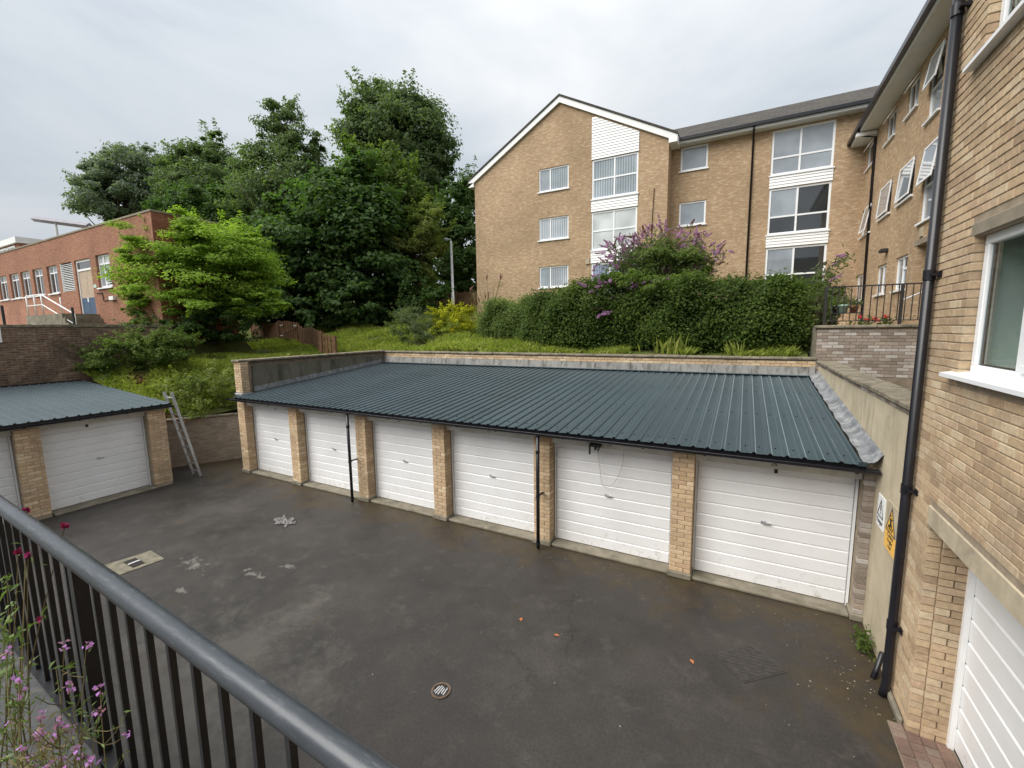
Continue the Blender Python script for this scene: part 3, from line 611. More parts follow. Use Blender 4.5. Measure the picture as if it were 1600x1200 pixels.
box('ridge_flashing', M['steel'], (RX0, RX1+0.02, 12.78, 12.93, 2.885, 2.90), GR)
box('edge_trim', M['steel'], (1.40, 1.50, 6.975, 7.0, 2.30, 2.36), GR)
# timber plate, black gutter, downpipes
box('wall_plate', M['cream'], (-12.75, 1.5, 7.12, 7.20, 2.165, 2.30), GR)
gm = MB(); prof = [(6.985+0.058*cos(a), 2.262+0.058*sin(a)) for a in np.linspace(pi, 2*pi, 9)] + [(6.985+0.050*cos(a), 2.262+0.050*sin(a)) for a in np.linspace(2*pi, pi, 9)]
gm.prism(prof, 'x', -13.1, 1.63); gm.prism([(6.985+0.058*cos(a), 2.262+0.058*sin(a)) for a in np.linspace(pi, 2*pi, 9)], 'x', -13.104, -13.098); gm.prism([(6.985+0.06*cos(a), 2.262+0.06*sin(a)) for a in np.linspace(pi, 2*pi, 9)], 'x', 1.628, 1.634)
gu = gm.build('gutter', M['black'], GR)
for x in np.arange(-12.4, 1.6, 0.92): box('gutter_bracket', M['black'], (x-0.018, x+0.018, 6.98, 7.118, 2.19, 2.225), gu)
box('eave_filler', M['black'], (-12.8, 1.5, 7.03, 7.115, 2.215, 2.305), GR)
for x in (-8.19, -3.24):
    dp = MB().tube([(x, 7.0, 2.22), (x, 7.0, 1.2), (x, 7.0, 0.03)], 0.034, 12).build('downpipe', M['black'], GR, True)
    for z in (1.9, 1.05, 0.12): MB().tube([(x, 7.0, z-0.03), (x, 7.0, z+0.03)], 0.041, 12).build('pipe_collar', M['black'], dp)
    box('pipe_clip', M['black'], (x-0.02, x+0.02, 7.02, 7.225, 1.04, 1.065), dp)
# slack cable and broken lamp bracket over the second door from the right
cab = MB(); A_, B_ = at_y(934, 703, 7.40), at_y(975, 704, 7.40); lo_ = at_y(949, 761, 7.40)
pts = [A_, at_y(936, 722, 7.4), at_y(938.5, 742, 7.4), at_y(940, 755, 7.4), at_y(943, 759.5, 7.4), lo_, at_y(954, 759, 7.4), at_y(960, 754, 7.4), at_y(967, 743, 7.4), at_y(973, 726, 7.4), B_]
cab.tube(pts, 0.004, 5).build('slack_cable', M['litter'], GR, True)
br = MB(); q = at_y(930, 696, 7.2); br.box(q[0]-0.1, q[0]+0.09, 7.16, 7.30, q[2]-0.02, q[2]+0.03); br.box(q[0]-0.10, q[0]-0.075, 7.15, 7.18, q[2]-0.16, q[2]); br.tube([(q[0]+0.02, 7.2, q[2]), (q[0]+0.05, 7.19, q[2]-0.10), (q[0]+0.1, 7.2, q[2]+0.02)], 0.014, 6); br.box(q[0]-0.01, q[0]+0.02, 7.17, 7.2, q[2]-0.08, q[2]+0.02)
br.build('lamp_bracket', M['iron'], GR)
# lead flashings
for k in range(7):
    y0, y1 = 6.97+k*0.85, 6.97+(k+1)*0.85+0.02; z0, z1 = 2.318+(y0-6.98)*0.0904+k*0.0005, 2.318+(y1-6.98)*0.0904+k*0.0005
    px_ = [(1.465, 0.036), (1.51, 0.042), (1.56, 0.05), (1.60, 0.085), (1.630, 0.14), (1.653, 0.165)]; m_ = MB(); nn = 7; vs = []
    for i in range(nn):
        t = i/(nn-1); wv = 0.002*sin(i*2.1+k)
        for j, (x, h) in enumerate(px_): vs.append((x-(0.012*sin(i*1.3+k*2) if j == 0 else 0), y0+(y1-y0)*t, z0+(z1-z0)*t+h+wv*(j/5)+(0.004 if i == nn-1 else 0)))
    nv = len(vs); vs += [(x, y, z-0.005) for x, y, z in vs]; q = len(px_); fs = []
    for i in range(nn-1):
        for j in range(q-1): f = (i*q+j, (i+1)*q+j, (i+1)*q+j+1, i*q+j+1); fs += [f, tuple(v+nv for v in f[::-1])]
        fs += [(i*q, nv+i*q, nv+(i+1)*q, (i+1)*q)]
    m_.add(vs, fs).build('lead_flashing', M['lead'], GR)
# ------------------------------------------------------------------ low wall round the roof: left, back, right
LW = empty('parapet_wall', (-12.95, 10.1, 0), 'brick and mouldy render wall along the left edge of the steel roof', 'wall')
box('wall_core', M['mortar_dark'], (-13.09, -12.86, 7.30, 12.99, 0.0, 3.29), LW)
box('render_panel', M['render_dark'], (-12.90, -12.84, 7.62, 12.85, 2.35, 3.16), LW)
for (y0, y1) in [(7.62+k*0.65, 7.62+(k+1)*0.65-0.005) for k in range(8)]:
    zz, z2 = 2.335+(y0-6.98)*0.0904, 2.335+(y1-6.98)*0.0904; MB().prism([(y0, zz), (y1, z2), (y1, z2+0.14), (y0, zz+0.14)], 'x', -12.845, -12.805).build('lead_flashing', M['lead'], LW)
pb = [b for b in pier_bricks(-13.10, 7.25, 2.40, 3.30, 0.33, 0.23)] + lay_wall('y', -12.862, 7.6, 12.9, 3.14, 3.295, [], face_out=1, depth=0.05)
pb += lay_wall('y', -13.115, 7.5, 12.9, 2.0, 3.29, [], face_out=-1, depth=0.05)
box('pier_core', M['mortar_dark'], (-13.09, -12.78, 7.258, 7.52, 2.1, 3.295), LW)
box('pier_flashing', M['lead'], (-13.11, -12.74, 7.2, 7.5, 2.31, 2.395), LW, 0.02)
brick_parts(LW, pb, M['pier'], M['pier_i'], 110)
y = 7.2
while y < 12.9:
    l = min(0.75, 13.2-y); box('coping_stone', M['coping'], (-13.14+random.uniform(-.008, .008), -12.76+random.uniform(-.008, .008), y, y+l-0.008, 3.30, 3.36+random.uniform(-.004, .004)), LW, 0.012); y += l
BW = empty('back_wall', (-5.7, 13.1, 0), 'long low brick wall with grey lead flashing behind the steel roof', 'wall')
box('wall_core', M['mortar_dark'], (-13.05, 1.62, 13.008, 13.2, 0, 3.27), BW)
brick_parts(BW, lay_wall('x', 13.0, -12.86, 1.60, 3.095, 3.27, [], face_out=-1, depth=0.06), M['pier'], M['pier_i'], 140)
x = -12.84
while x < 1.58:
    l = min(1.1, 1.6-x); t = random.uniform(-.012, .012)
    MB().prism([(12.91, 2.865), (12.93, 2.90), (12.985, 3.105+t), (12.999, 3.105+t), (12.999, 2.865)], 'x', x, x+l-0.007).build('lead_flashing', M['leadback'], BW); x += l
x = -13.1
while x < 1.6:
    l = min(0.9, 1.63-x); box('coping_stone', M['coping'], (x, x+l-0.009, 12.96+random.uniform(-.012, .012), 13.30, 3.275, 3.335+random.uniform(-.005, .005)), BW, 0.012); x += l
RW = empty('rendered_wall', (1.8, 9.6, 0), 'cream rendered wall with stone coping at the right end of the garages', 'wall')
box('render_face', M['render'], (1.655, 1.92, 6.065, 12.99, 0.0, 3.13), RW)
box('brick_band', M['mortar_dark'], (1.672, 1.90, 6.07, 12.98, 3.13, 3.205), RW)
brick_parts(RW, lay_wall('y', 1.66, 6.07, 12.98, 3.13, 3.205, [], depth=0.06), M['greyb'], M['greyb_i'], 40)
y = 6.065
while y < 12.95:
    l = min(0.8, 13.0-y); box('coping_stone', M['coping'], (1.60+random.uniform(-.01, .01), 1.97, y, y+l-0.009, 3.207, 3.275+random.uniform(-.006, .006)), RW, 0.014); y += l
# ------------------------------------------------------------------ left garage row (faces +X)
LG = empty('garage_row', (-13.9, 3.0, 0), 'shorter garage row at the left whose steel roof has a ladder against it', 'garages')
LPX = -13.85
lb = []
for (y0, y1) in ((5.36, 5.76), (2.96, 3.36), (0.56, 0.96)):
    box('pier', M['mortar'], (LPX-0.37, LPX-0.008, y0+0.008, y1-0.008, 0, 2.1), LG)
    w_ = y1-y0
    for i in range(27):
        z = 0.08+i*0.075+0.037
        cuts = (0.215, w_-0.225) if i % 2 == 0 else (0.102, 0.215, w_-0.337)
        a = y0
        for c in cuts: lb.append((LPX-0.051, a+c/2, z, 0.102, c-0.004, 0.065)); a += c+0.008
        lb += [(LPX-0.2, y1-0.049, z, 0.18, 0.098, 0.065), (LPX-0.33, y1-0.049, z, 0.06, 0.098, 0.065)] if i % 2 else [(LPX-0.17, y1-0.049, z, 0.12, 0.098, 0.065), (LPX-0.30, y1-0.049, z, 0.12, 0.098, 0.065)]
brick_parts(LG, lb, M['pier'], M['pier_i'], 200)
for k, (y0, y1) in enumerate(((3.36, 5.36), (0.96, 2.96))):
    for a_, b_ in ((y0+0.002, y0+0.032), (y1-0.032, y1-0.002)): box('door_jamb', M['white'], (LPX-0.33, LPX-0.262, a_, b_, 0.04, 1.95), LG)
    door_panels(LG, 'y', 1, LPX-0.29, y0+0.036, y1-0.036, 0.06, 1.96, 10, 0.50)
    box('head_board', M['cream'], (LPX-0.22, LPX-0.15, y0+0.004, y1-0.004, 1.985, 2.13), LG)
    box('head_rail', M['white'], (LPX-0.33, LPX-0.26, y0+0.006, y1-0.006, 1.95, 2.03), LG)
    box('threshold', M['concrete'], (LPX-0.42, LPX+0.08, y0+0.02, y1-0.02, 0.0, 0.05), LG, 0.012)
    text_mesh('door_number', str(29+k), 0.09, (LPX-0.148, (y0+y1)/2+0.02, 2.085), (pi/2, 0, pi/2), M['ink'], LG)
box('latch', M['ink'], (LPX-0.262, LPX-0.245, 4.20, 4.245, 1.90, 2.02), LG)
box('wall_plate', M['cream'], (LPX-0.10, LPX-0.02, 0.3, 5.78, 2.105, 2.24), LG)
box('side_wall', M['mortar_dark'], (-19.4, LPX-0.38, 5.52, 5.74, 0, 2.2), LG)
roofn = 6
for i in range(roofn):
    roof_sheet(LG, (LPX+0.12, 5.86-(i+1)*1.02, 2.255), (0, 1, 0), (-5.6, 0, 0.36), 1.02, 1, 5)
gm = MB(); prof = [(LPX+0.13+0.056*cos(a), 2.20+0.056*sin(a)) for a in np.linspace(pi, 2*pi, 9)] + [(LPX+0.13+0.048*cos(a), 2.20+0.048*sin(a)) for a in np.linspace(2*pi, pi, 9)]
gm.prism(prof, 'y', -0.3, 5.90); gm.prism(prof[:9], 'y', 5.896, 5.903); gg = gm.build('gutter', M['black'], LG)
for yy in np.arange(0.4, 5.8, 0.9): box('gutter_bracket', M['black'], (LPX-0.02, LPX+0.13, yy-0.018, yy+0.018, 2.132, 2.165), gg)
box('eave_filler', M['black'], (LPX-0.02, LPX+0.07, -0.3, 5.85, 2.165, 2.245), LG)
MB().prism([(LPX+0.1, 2.25), (-19.4, 2.61), (-19.4, 2.56), (LPX+0.1, 2.20)], 'y', 5.865, 5.885).build('verge_trim', M['black'], LG)
box('ridge_flashing', M['black'], (-19.50, -19.38, -0.3, 5.88, 2.62, 2.66), LG)
# ------------------------------------------------------------------ aluminium ladder
LD = empty('ladder', (-13.98, 6.4, 0), 'aluminium ladder leaning on the side of the left garage roof', 'ladder')
la, lb_ = Vector((0, 6.42, 0.0)), Vector((0, 5.93, 2.52))
for xx in (-14.19, -13.79):
    dv = (lb_-la).normalized(); nv = Vector((0, dv.z, -dv.y)); m_ = MB()
    vs = []
    for t in (la, lb_):
        for a_, b_ in ((-0.014, -0.035), (0.014, -0.035), (0.014, 0.035), (-0.014, 0.035)): vs.append(Vector((xx+a_, t.y, t.z))+nv*b_+Vector((0, 0.0, 0.01)))
    m_.add(vs, [(0, 1, 2, 3), (7, 6, 5, 4), (0, 4, 5, 1), (1, 5, 6, 2), (2, 6, 7, 3), (3, 7, 4, 0)]); m_.build('stile', M['alu'], LD)
for k in range(10):
    t = la+(lb_-la)*((k+0.6)/10.2); MB().tube([(-14.19, t.y, t.z+0.01), (-13.79, t.y, t.z+0.01)], 0.016, 8).build('rung', M['alu'], LD)
# ------------------------------------------------------------------ low retaining wall between the rows
lw = MB()
def apt(s, n): return A0 + AD*s + AN*n
L_ = np.linalg.norm(A1-A0)
def slab(mb, s0, s1, n0, n1, z0, z1):
    q = [apt(s0, n0), apt(s1, n0), apt(s1, n1), apt(s0, n1)]
    mb.add([(p[0], p[1], z0) for p in q]+[(p[0], p[1], z1) for p in q], [(0, 3, 2, 1), (4, 5, 6, 7), (0, 1, 5, 4), (1, 2, 6, 5), (2, 3, 7, 6), (3, 0, 4, 7)])
RT = empty('retaining_wall', (*apt(L_/2, 0.1), 0), 'low dark brick retaining wall beside the ladder, grass bank above it', 'wall')
slab(lw, 0, L_+0.3, 0.0, 0.22, 0, 1.46); lw.build('wall', M['low_wall'], RT)
s = 0.0
while s < L_+0.2:
    cm = MB(); slab(cm, s, s+0.43, -0.03, 0.27, 1.462, 1.52+random.uniform(-.006, .006)); cm.build('coping_stone', M['coping'], RT, bevel=0.012); s += 0.44
# ------------------------------------------------------------------ near flat block on the right
NB = empty('apartment_block', (3.5, 2.5, 0), 'nearest buff brick flats with white garage door and thick black drainpipe', 'building')
NX = 1.65; Y1 = 6.06
gd = (3.05, 5.33, 0.0, 2.22); w1 = (2.3, 5.10, 3.72, 4.86); w2 = (2.9, 5.33, 6.36, 7.6)
holes = [gd, w1, w2]
mbk = wall_open('y', NX+0.007, -3.0, Y1, 0.0, 9.2, [(gd[0]-0.015, gd[1]+0.015, 0.0, gd[3]), (w1[0], w1[1]+0.015, w1[2], w1[3]), (w2[0], w2[1]+0.015, w2[2], w2[3])], 0.36); mbk.add([(NX+0.007, Y1, 0), (6, Y1, 0), (6, Y1, 9.2), (NX+0.007, Y1, 9.2)], [(0, 1, 2, 3)])
mbk.build('mortar_wall', M['mortar'], NB)
bh = holes + [(2.95, 5.40, 2.22, 2.42), (2.2, 5.16, 4.86, 4.97), (2.8, 5.40, 7.6, 7.75), (w1[0]-0.1, 5.11, 3.65, 3.73)]
bricks = lay_wall('y', NX, 5.332-26*0.225, Y1, 0.0, 9.1, bh)
# the brick reveal of the garage opening (far jamb faces the camera)
for i in range(29):
    z = i*0.075+0.037
    cuts = [(0.105, 0.335)] if i % 2 else [(0.105, 0.215), (0.222, 0.345)]
    for c0, c1 in cuts: bricks.append((NX+(c0+c1)/2, 5.33+0.045, z, c1-c0-0.006, 0.10, 0.065))
brick_parts(NB, bricks, M['brick'], M['brick_i'], 300)
box('lintel', M['lintel'], (NX-0.004, NX+0.33, 2.95, 5.40, 2.222, 2.418), NB, 0.01)
box('lintel', M['lintel_dark'], (NX-0.003, NX+0.1, 2.2, 5.158, 4.862, 4.968), NB, 0.006)
box('lintel', M['lintel_dark'], (NX-0.003, NX+0.1, 2.8, 5.398, 7.602, 7.748), NB, 0.006)
door_panels(NB, 'y', -1, NX+0.36, 3.07, 5.31, 0.03, 2.22, 10, 0.47)
box('jamb_strip', M['white'], (NX+0.30, NX+0.345, 5.285, 5.328, 0.0, 2.215), NB)
# near window: deep frame, clear panes, room behind
def big_window(parent, r, ymull, room=True):
    y0, y1, z0, z1 = r; xf = NX+0.07
    m_ = MB(); fw = 0.075
    m_.box(xf, xf+0.07, y0, y1, z0, z0+fw); m_.box(xf, xf+0.07, y0, y1, z1-fw, z1)
    m_.box(xf+0.001, xf+0.069, y1-fw, y1, z0+fw, z1-fw); m_.box(xf+0.001, xf+0.069, y0, y0+fw, z0+fw, z1-fw)
    for ym in ymull: m_.box(xf+0.001, xf+0.069, ym-0.05, ym+0.05, z0+fw, z1-fw)
    f = m_.build('window', M['upvc'], parent, bevel=0.006)
    ed = [y1-fw] + [v for ym in ymull for v in (ym+0.05, ym-0.05)] + [y0+fw]
    for k in range(0, len(ed), 2):
        a, b = ed[k], ed[k+1]
        if k == 2:   # a casement sash with its own heavier frame
            sm = MB(); q = 0.06
            sm.box(xf-0.02, xf+0.03, b, a, z0+fw, z0+fw+q); sm.box(xf-0.02, xf+0.03, b, a, z1-fw-q, z1-fw); sm.box(xf-0.019, xf+0.029, a-q, a, z0+fw+q, z1-fw-q); sm.box(xf-0.019, xf+0.029, b, b+q, z0+fw+q, z1-fw-q)
            sm.build('casement', M['upvc'], f, bevel=0.006); a, b, zz0, zz1 = a-q, b+q, z0+fw+q, z1-fw-q
        else: zz0, zz1 = z0+fw, z1-fw
        g_ = MB().box(xf+0.022, xf+0.026, b, a, zz0, zz1).build('pane', M['clear'], f)
        sp = MB(); sp.box(xf+0.028, xf+0.05, a-0.014, a-0.002, zz0, zz1); sp.box(xf+0.028, xf+0.05, b+0.002, b+0.014, zz0, zz1); sp.box(xf+0.029, xf+0.049, b+0.014, a-0.014, zz0, zz0+0.012); sp.build('glazing_spacer', M['ink'], f)
    sl = MB(); sl.prism([(NX-0.075, z0-0.045), (NX-0.075, z0-0.012), (NX+0.07, z0+0.012), (NX+0.07, z0-0.045)], 'y', y0-0.1, y1+0.16); sl.build('sill', M['upvc'], f)
    return f
wf = big_window(NB, w1, (4.36, 3.4)); wf2 = big_window(NB, w2, (4.55, 3.7))
rm = MB()
def room(x0, x1, y0, y1, z0, z1):
    rm.add([(x0,y0,z0),(x1,y0,z0),(x1,y1,z0),(x0,y1,z0),(x0,y0,z1),(x1,y0,z1),(x1,y1,z1),(x0,y1,z1)], [(0,1,2,3),(7,6,5,4),(1,5,6,2),(0,4,5,1),(3,2,6,7)])
room(NX+0.37, NX+1.6, 1.2, 5.9, 2.75, 5.12); room(NX+0.37, NX+1.6, 1.2, 5.9, 5.5, 7.8)
rm.build('room_interior', M['roomwall'], NB)
box('window_board', M['white'], (NX+0.145, NX+0.40, 2.3, 5.1, 3.70, 3.725), NB)
def curtain(y0, y1, z0, z1, x):
    pts = np.linspace(y0, y1, 50); m_ = MB(); vs = []
    for z in (z0, z1):
        for k, a in enumerate(pts): vs.append((x+0.025*sin(k*1.3)+0.01*sin(k*0.37), a, z))
    m_.add(vs, [(k, k+1, 51+k-0, 50+k) if False else (k, k+1, 50+k+1, 50+k) for k in range(49)])
    return m_.build('curtain', M['curtain'], NB)
curtain(3.2, 4.12, 3.74, 4.9, NX+0.30); curtain(3.9, 5.2, 6.38, 7.65, NX+0.25)
MB().box(NX+0.43, NX+0.44, 4.0, 5.6, 3.5, 5.0).build('roller_blind', M['blind'], NB); MB().box(NX+0.142, NX+0.42, 5.082, 5.098, 3.73, 4.86).build('inner_reveal', M['blind'], NB); MB().box(NX+0.142, NX+0.42, 5.312, 5.328, 6.37, 7.6).build('inner_reveal', M['blind'], NB)
# drainpipe with sockets and brackets
dpx, dpy = NX-0.062, 5.81
dp = MB().tube([(dpx, dpy, 9.0), (dpx, dpy, 0.24), (dpx, dpy, 0.12), (dpx-0.02, dpy-0.01, 0.0)], 0.043, 16).build('drainpipe', M['black'], NB, True)
for z in (7.0, 4.62, 2.42, 0.86):
    MB().tube([(dpx, dpy, z-0.05), (dpx, dpy, z+0.05)], 0.050, 16).build('pipe_collar', M['black'], dp)
    mm_ = MB(); mm_.box(dpx+0.02, NX+0.002, dpy-0.085, dpy-0.055, z-0.015, z+0.015); mm_.box(dpx-0.01, dpx+0.03, dpy-0.09, dpy-0.03, z-0.012, z+0.012); mm_.box(NX-0.012, NX+0.001, dpy-0.115, dpy-0.04, z-0.03, z+0.03); mm_.build('pipe_bracket', M['black'], dp)
MB().tube([(NX-0.03, 6.14, 0.30), (NX-0.08, 6.10, 0.08), (NX-0.12, 6.05, 0.0)], 0.03, 8).build('stub_pipe', M['black'], NB, True)
box('footing', M['concrete'], (NX-0.05, NX+0.002, 5.40, 6.05, 0.0, 0.09), NB, 0.02)
box('upper_roof', M['tile'], (1.2, 7, -3, 6.7, 9.2, 9.35), NB)
# brick pavers in front of the near garage
pv = empty('brick_apron', (1.9, 4.6, 0), 'strip of mossy red brick pavers at the foot of the near garage door', 'paving')
box('bedding', M['mortar_dark'], (1.52, 2.0, 3.2, 5.42, 0.0, 0.012), pv)
for i in range(22):
    for j in range(4):
        o = bpy.data.objects.new('paver', brick_mesh(0.106, 0.094, 0.05, M['paver'])); put(o, (1.585+j*0.112, 5.36-i*0.10, 0.0+random.uniform(-.004, .006)), pv); o.rotation_euler = (random.uniform(-.03, .03), random.uniform(-.03, .03), random.uniform(-.03, .03))
# table lamp on the window board
TL = empty('table_lamp', (NX+0.285, 4.48, 3.725), 'small table lamp with pale cone shade behind the near window', 'lamp')
MB().tube([(NX+0.285, 4.48, 3.725), (NX+0.285, 4.48, 3.74), (NX+0.285, 4.48, 3.76), (NX+0.285, 4.48, 3.84), (NX+0.285, 4.48, 3.95)], [0.06, 0.06, 0.02, 0.04, 0.012], 12).build('base', M['curtain'], TL, True)
MB().tube([(NX+0.285, 4.48, 3.93), (NX+0.285, 4.48, 4.15)], [0.13, 0.055], 16, False).build('lamp_shade', M['lintel'], TL, True)
# yard behind the rendered wall
yd = box('yard', M['concrete'], (1.93, 6.2, 6.34, 13.0, 2.0, 2.1)); tag(yd, kind='structure')
# ------------------------------------------------------------------ warning signs on the rendered wall
def tri(mb, x, yc, zc, h, t):   # triangle outline on plane x, apex up
    w_ = h*0.58
    o_ = [(yc, zc+h/2), (yc-w_, zc-h/2), (yc+w_, zc-h/2)]; c = (yc, zc-h/6); i_ = [(c[0]+(a-c[0])*t, c[1]+(b-c[1])*t) for a, b in o_]
    vs = [(x, a, b) for a, b in o_]+[(x, a, b) for a, b in i_]; vs += [(x+0.002, a, b) for _, a, b in vs]
    fs = [(0, 1, 4, 3), (1, 2, 5, 4), (2, 0, 3, 5)]; mb.add(vs, fs+[tuple(i+6 for i in f[::-1]) for f in fs]+[(0, 1, 7, 6), (1, 2, 8, 7), (2, 0, 6, 8)]); return i_
SX = 1.645; rt = (pi/2, 0, -pi/2)
S1 = empty('warning_sign', (SX, 6.700, 1.58), 'small white warning sign with exclamation triangle on the rendered wall', 'sign')
box('sign_plate', M['white_sign'], (SX, SX+0.012, 6.700, 7.000, 1.56, 1.97), S1)
mb = MB(); tri(mb, SX-0.004, 6.850, 1.815, 0.23, 0.82); mb.box(SX-0.004, SX-0.002, 6.842, 6.858, 1.775, 1.85); mb.box(SX-0.004, SX-0.002, 6.840, 6.860, 1.74, 1.76); mb.build('warning_triangle', M['ink'], S1)
text_mesh('sign_text', 'Danger', 0.085, (SX-0.002, 6.850, 1.64), rt, M['ink'], S1)
S2 = empty('warning_sign', (SX, 6.360, 1.48), 'larger yellow and cream warning sign with falling figure beside the drainpipe', 'sign')
box('sign_plate', M['lintel'], (SX, SX+0.012, 6.160, 6.600, 1.44, 2.03), S2)
box('lower_plate', M['yellow'], (SX-0.003, SX-0.0005, 6.170, 6.590, 1.45, 1.68), S2)
mb = MB(); ii = tri(mb, SX-0.004, 6.400, 1.83, 0.32, 0.84); mb.build('warning_triangle', M['ink'], S2)
MB().add([(SX-0.0025, a, b) for a, b in ii], [(0, 1, 2)]).build('triangle_fill', M['yellow'], S2)
fg = MB(); fg.tube([(SX-0.005, 6.410, 1.86), (SX-0.005, 6.390, 1.80), (SX-0.005, 6.420, 1.75)], 0.010, 6); fg.tube([(SX-0.005, 6.390, 1.835), (SX-0.005, 6.350, 1.86)], 0.006, 6); fg.tube([(SX-0.005, 6.395, 1.80), (SX-0.005, 6.350, 1.77)], 0.007, 6); fg.tube([(SX-0.005, 6.412, 1.88), (SX-0.005, 6.416, 1.895)], 0.012, 6)
for k in range(4): fg.tube([(SX-0.005, 6.490-k*0.05, 1.71), (SX-0.005, 6.460-k*0.05, 1.76)], 0.005, 5)
fg.build('falling_figure', M['ink'], S2)
for k, t in enumerate(('Caution', 'Fragile', 'roof')): text_mesh('sign_text', t, 0.07, (SX-0.0045, 6.380, 1.64-k*0.065), rt, M['ink'], S2)
# ------------------------------------------------------------------ terrace beyond the rendered wall
tr_ = box('terrace', M['concrete'], (1.58, 9.0, 13.21, 24.0, 2.0, 4.08)); tag(tr_, kind='structure')
TW = empty('terrace_wall', (2.9, 13.1, 2.0), 'whitened grey brick wall under the black terrace railing', 'wall')
box('wall_core', M['mortar_dark'], (1.585, 5.2, 13.008, 13.2, 2.0, 4.06), TW)
brick_parts(TW, lay_wall('x', 13.0, 1.58, 5.2, 2.9, 4.06, [], depth=0.08) , M['greyb'], M['greyb_i'], 230)
x = 1.53
while x < 5.1: box('coping_stone', M['coping'], (x, x+0.59, 12.95, 13.26, 4.062, 4.13), TW, 0.012); x += 0.6
TR = empty('railing', (3.3, 13.12, 4.13), 'thin black iron railing on top of the terrace wall', 'railing')
box('top_rail', M['iron'], (1.70, 5.1, 13.10, 13.14, 5.03, 5.06), TR); box('bottom_rail', M['iron'], (1.72, 5.1, 13.105, 13.135, 4.22, 4.24), TR)
for x in (1.72, 3.15, 4.9): box('post', M['iron'], (x-0.028, x+0.028, 13.09, 13.15, 4.13, 5.03), TR)
for k in range(26):
    x = 1.84+k*0.125
    if abs(x-3.15) > 0.05 and x < 4.85: MB().box(x-0.009, x+0.009, 13.112, 13.128, 4.24, 5.03).build('baluster', M['iron'], TR)
PS = empty('plant_stand', (2.2, 13.75, 4.08), 'thin wire plant stand behind the terrace railing', 'stand')
for dx, dy in ((-.28, -.1), (.28, -.1), (-.28, .1), (.28, .1)): MB().tube([(2.25+dx, 13.75+dy, 4.08), (2.25+dx, 13.75+dy, 4.42)], 0.009, 6).build('leg', M['iron'], PS)
box('shelf', M['iron'], (1.95, 2.55, 13.62, 13.88, 4.42, 4.44), PS)
def pot(x, y, z, r, h, mat, label, leaf, n=260):
    e = empty('plant_pot', (x, y, z), label, 'pot', 'pots on the terrace stand')
    MB().tube([(x, y, z), (x, y, z+h*0.8), (x, y, z+h*0.8), (x, y, z+h)], [r*0.75, r, r*1.08, r*1.08], 14).build('pot', mat, e, True)
    leaves('foliage', e, rng.normal(0, 1, (n, 3))*[r*0.8, r*0.8, h*0.35]+[x, y, z+h*1.35], 0.05, 0.4, M[leaf], upb=0.4)
    return e
def leaves(name, parent, C, size, aspect, mat, upb=0.5, outward=None, sizevar=0.35, kind=None, fold=0.12):
    """one diamond leaf per centre"""
    C = np.asarray(C, float); n = len(C)
    nr = rng.normal(0, 1, (n, 3)); nr /= np.linalg.norm(nr, axis=1)[:, None]
    if outward is not None: nr = nr*0.55 + outward*0.6
    nr[:, 2] = nr[:, 2] + upb; nr /= np.linalg.norm(nr, axis=1)[:, None]
    t = rng.normal(0, 1, (n, 3)); t[:, 2] -= 0.25; t -= nr*(t*nr).sum(1)[:, None]; t /= np.linalg.norm(t, axis=1)[:, None]
    b = np.cross(nr, t); s_ = size*(1+rng.uniform(-sizevar, sizevar, n))[:, None]
    V = np.empty((n, 4, 3)); V[:, 0] = C-t*s_*0.5; V[:, 1] = C+b*s_*aspect*0.5+nr*s_*fold; V[:, 2] = C+t*s_*0.5-nr*s_*fold*0.5; V[:, 3] = C-b*s_*aspect*0.5+nr*s_*fold
    return quads(name, parent, V, mat, kind)
def quads(name, parent, V, mat, kind=None):
    n = len(V); c = V.reshape(-1, 3).mean(0)
    me = bpy.data.meshes.new(name); me.vertices.add(4*n); me.vertices.foreach_set('co', (V.reshape(-1, 3)-c).astype(np.float32).ravel())
    me.loops.add(4*n); me.loops.foreach_set('vertex_index', np.arange(4*n, dtype=np.int32))
    me.polygons.add(n); me.polygons.foreach_set('loop_start', np.arange(0, 4*n, 4, dtype=np.int32)); me.update(calc_edges=True); me.validate()
    me.materials.append(mat); o = bpy.data.objects.new(name, me); put(o, c, parent)
    if kind: o['kind'] = kind
    return o
M['pale_pot'] = simple('pale_green_pot', (0.45, 0.62, 0.52), 0.5, 0.05, 3); M['terracotta'] = simple('terracotta', (0.33, 0.12, 0.06), 0.8, 0.15, 5)
pot(2.17, 13.72, 4.44, 0.11, 0.20, M['pale_pot'], 'pale green plant pot on the terrace stand', 'lf_grey')
pot(2.40, 13.76, 4.44, 0.095, 0.17, M['terracotta'], 'terracotta plant pot on the terrace stand', 'lf_grey')
pot(2.02, 13.74, 4.44, 0.075, 0.18, M['ink'], 'black plant pot on the terrace stand', 'lf_mid')
GE = empty('geranium', (2.72, 13.35, 4.08), 'red geranium flowers low behind the terrace railing', 'plant')
leaves('foliage', GE, rng.normal(0, 1, (160, 3))*[0.26, 0.06, 0.07]+[2.72, 13.38, 4.18], 0.07, 0.8, M['lf_mid'])
for dx, dz in ((-0.26, 0.12), (-0.12, 0.06), (0.05, 0.03), (0.02, 0.08), (0.22, 0.13)): leaves('flower_head', GE, rng.normal(0, 1, (40, 3))*[0.03, 0.03, 0.022]+[2.72+dx, 13.33, 4.20+dz], 0.035, 0.8, M['redpetal'])
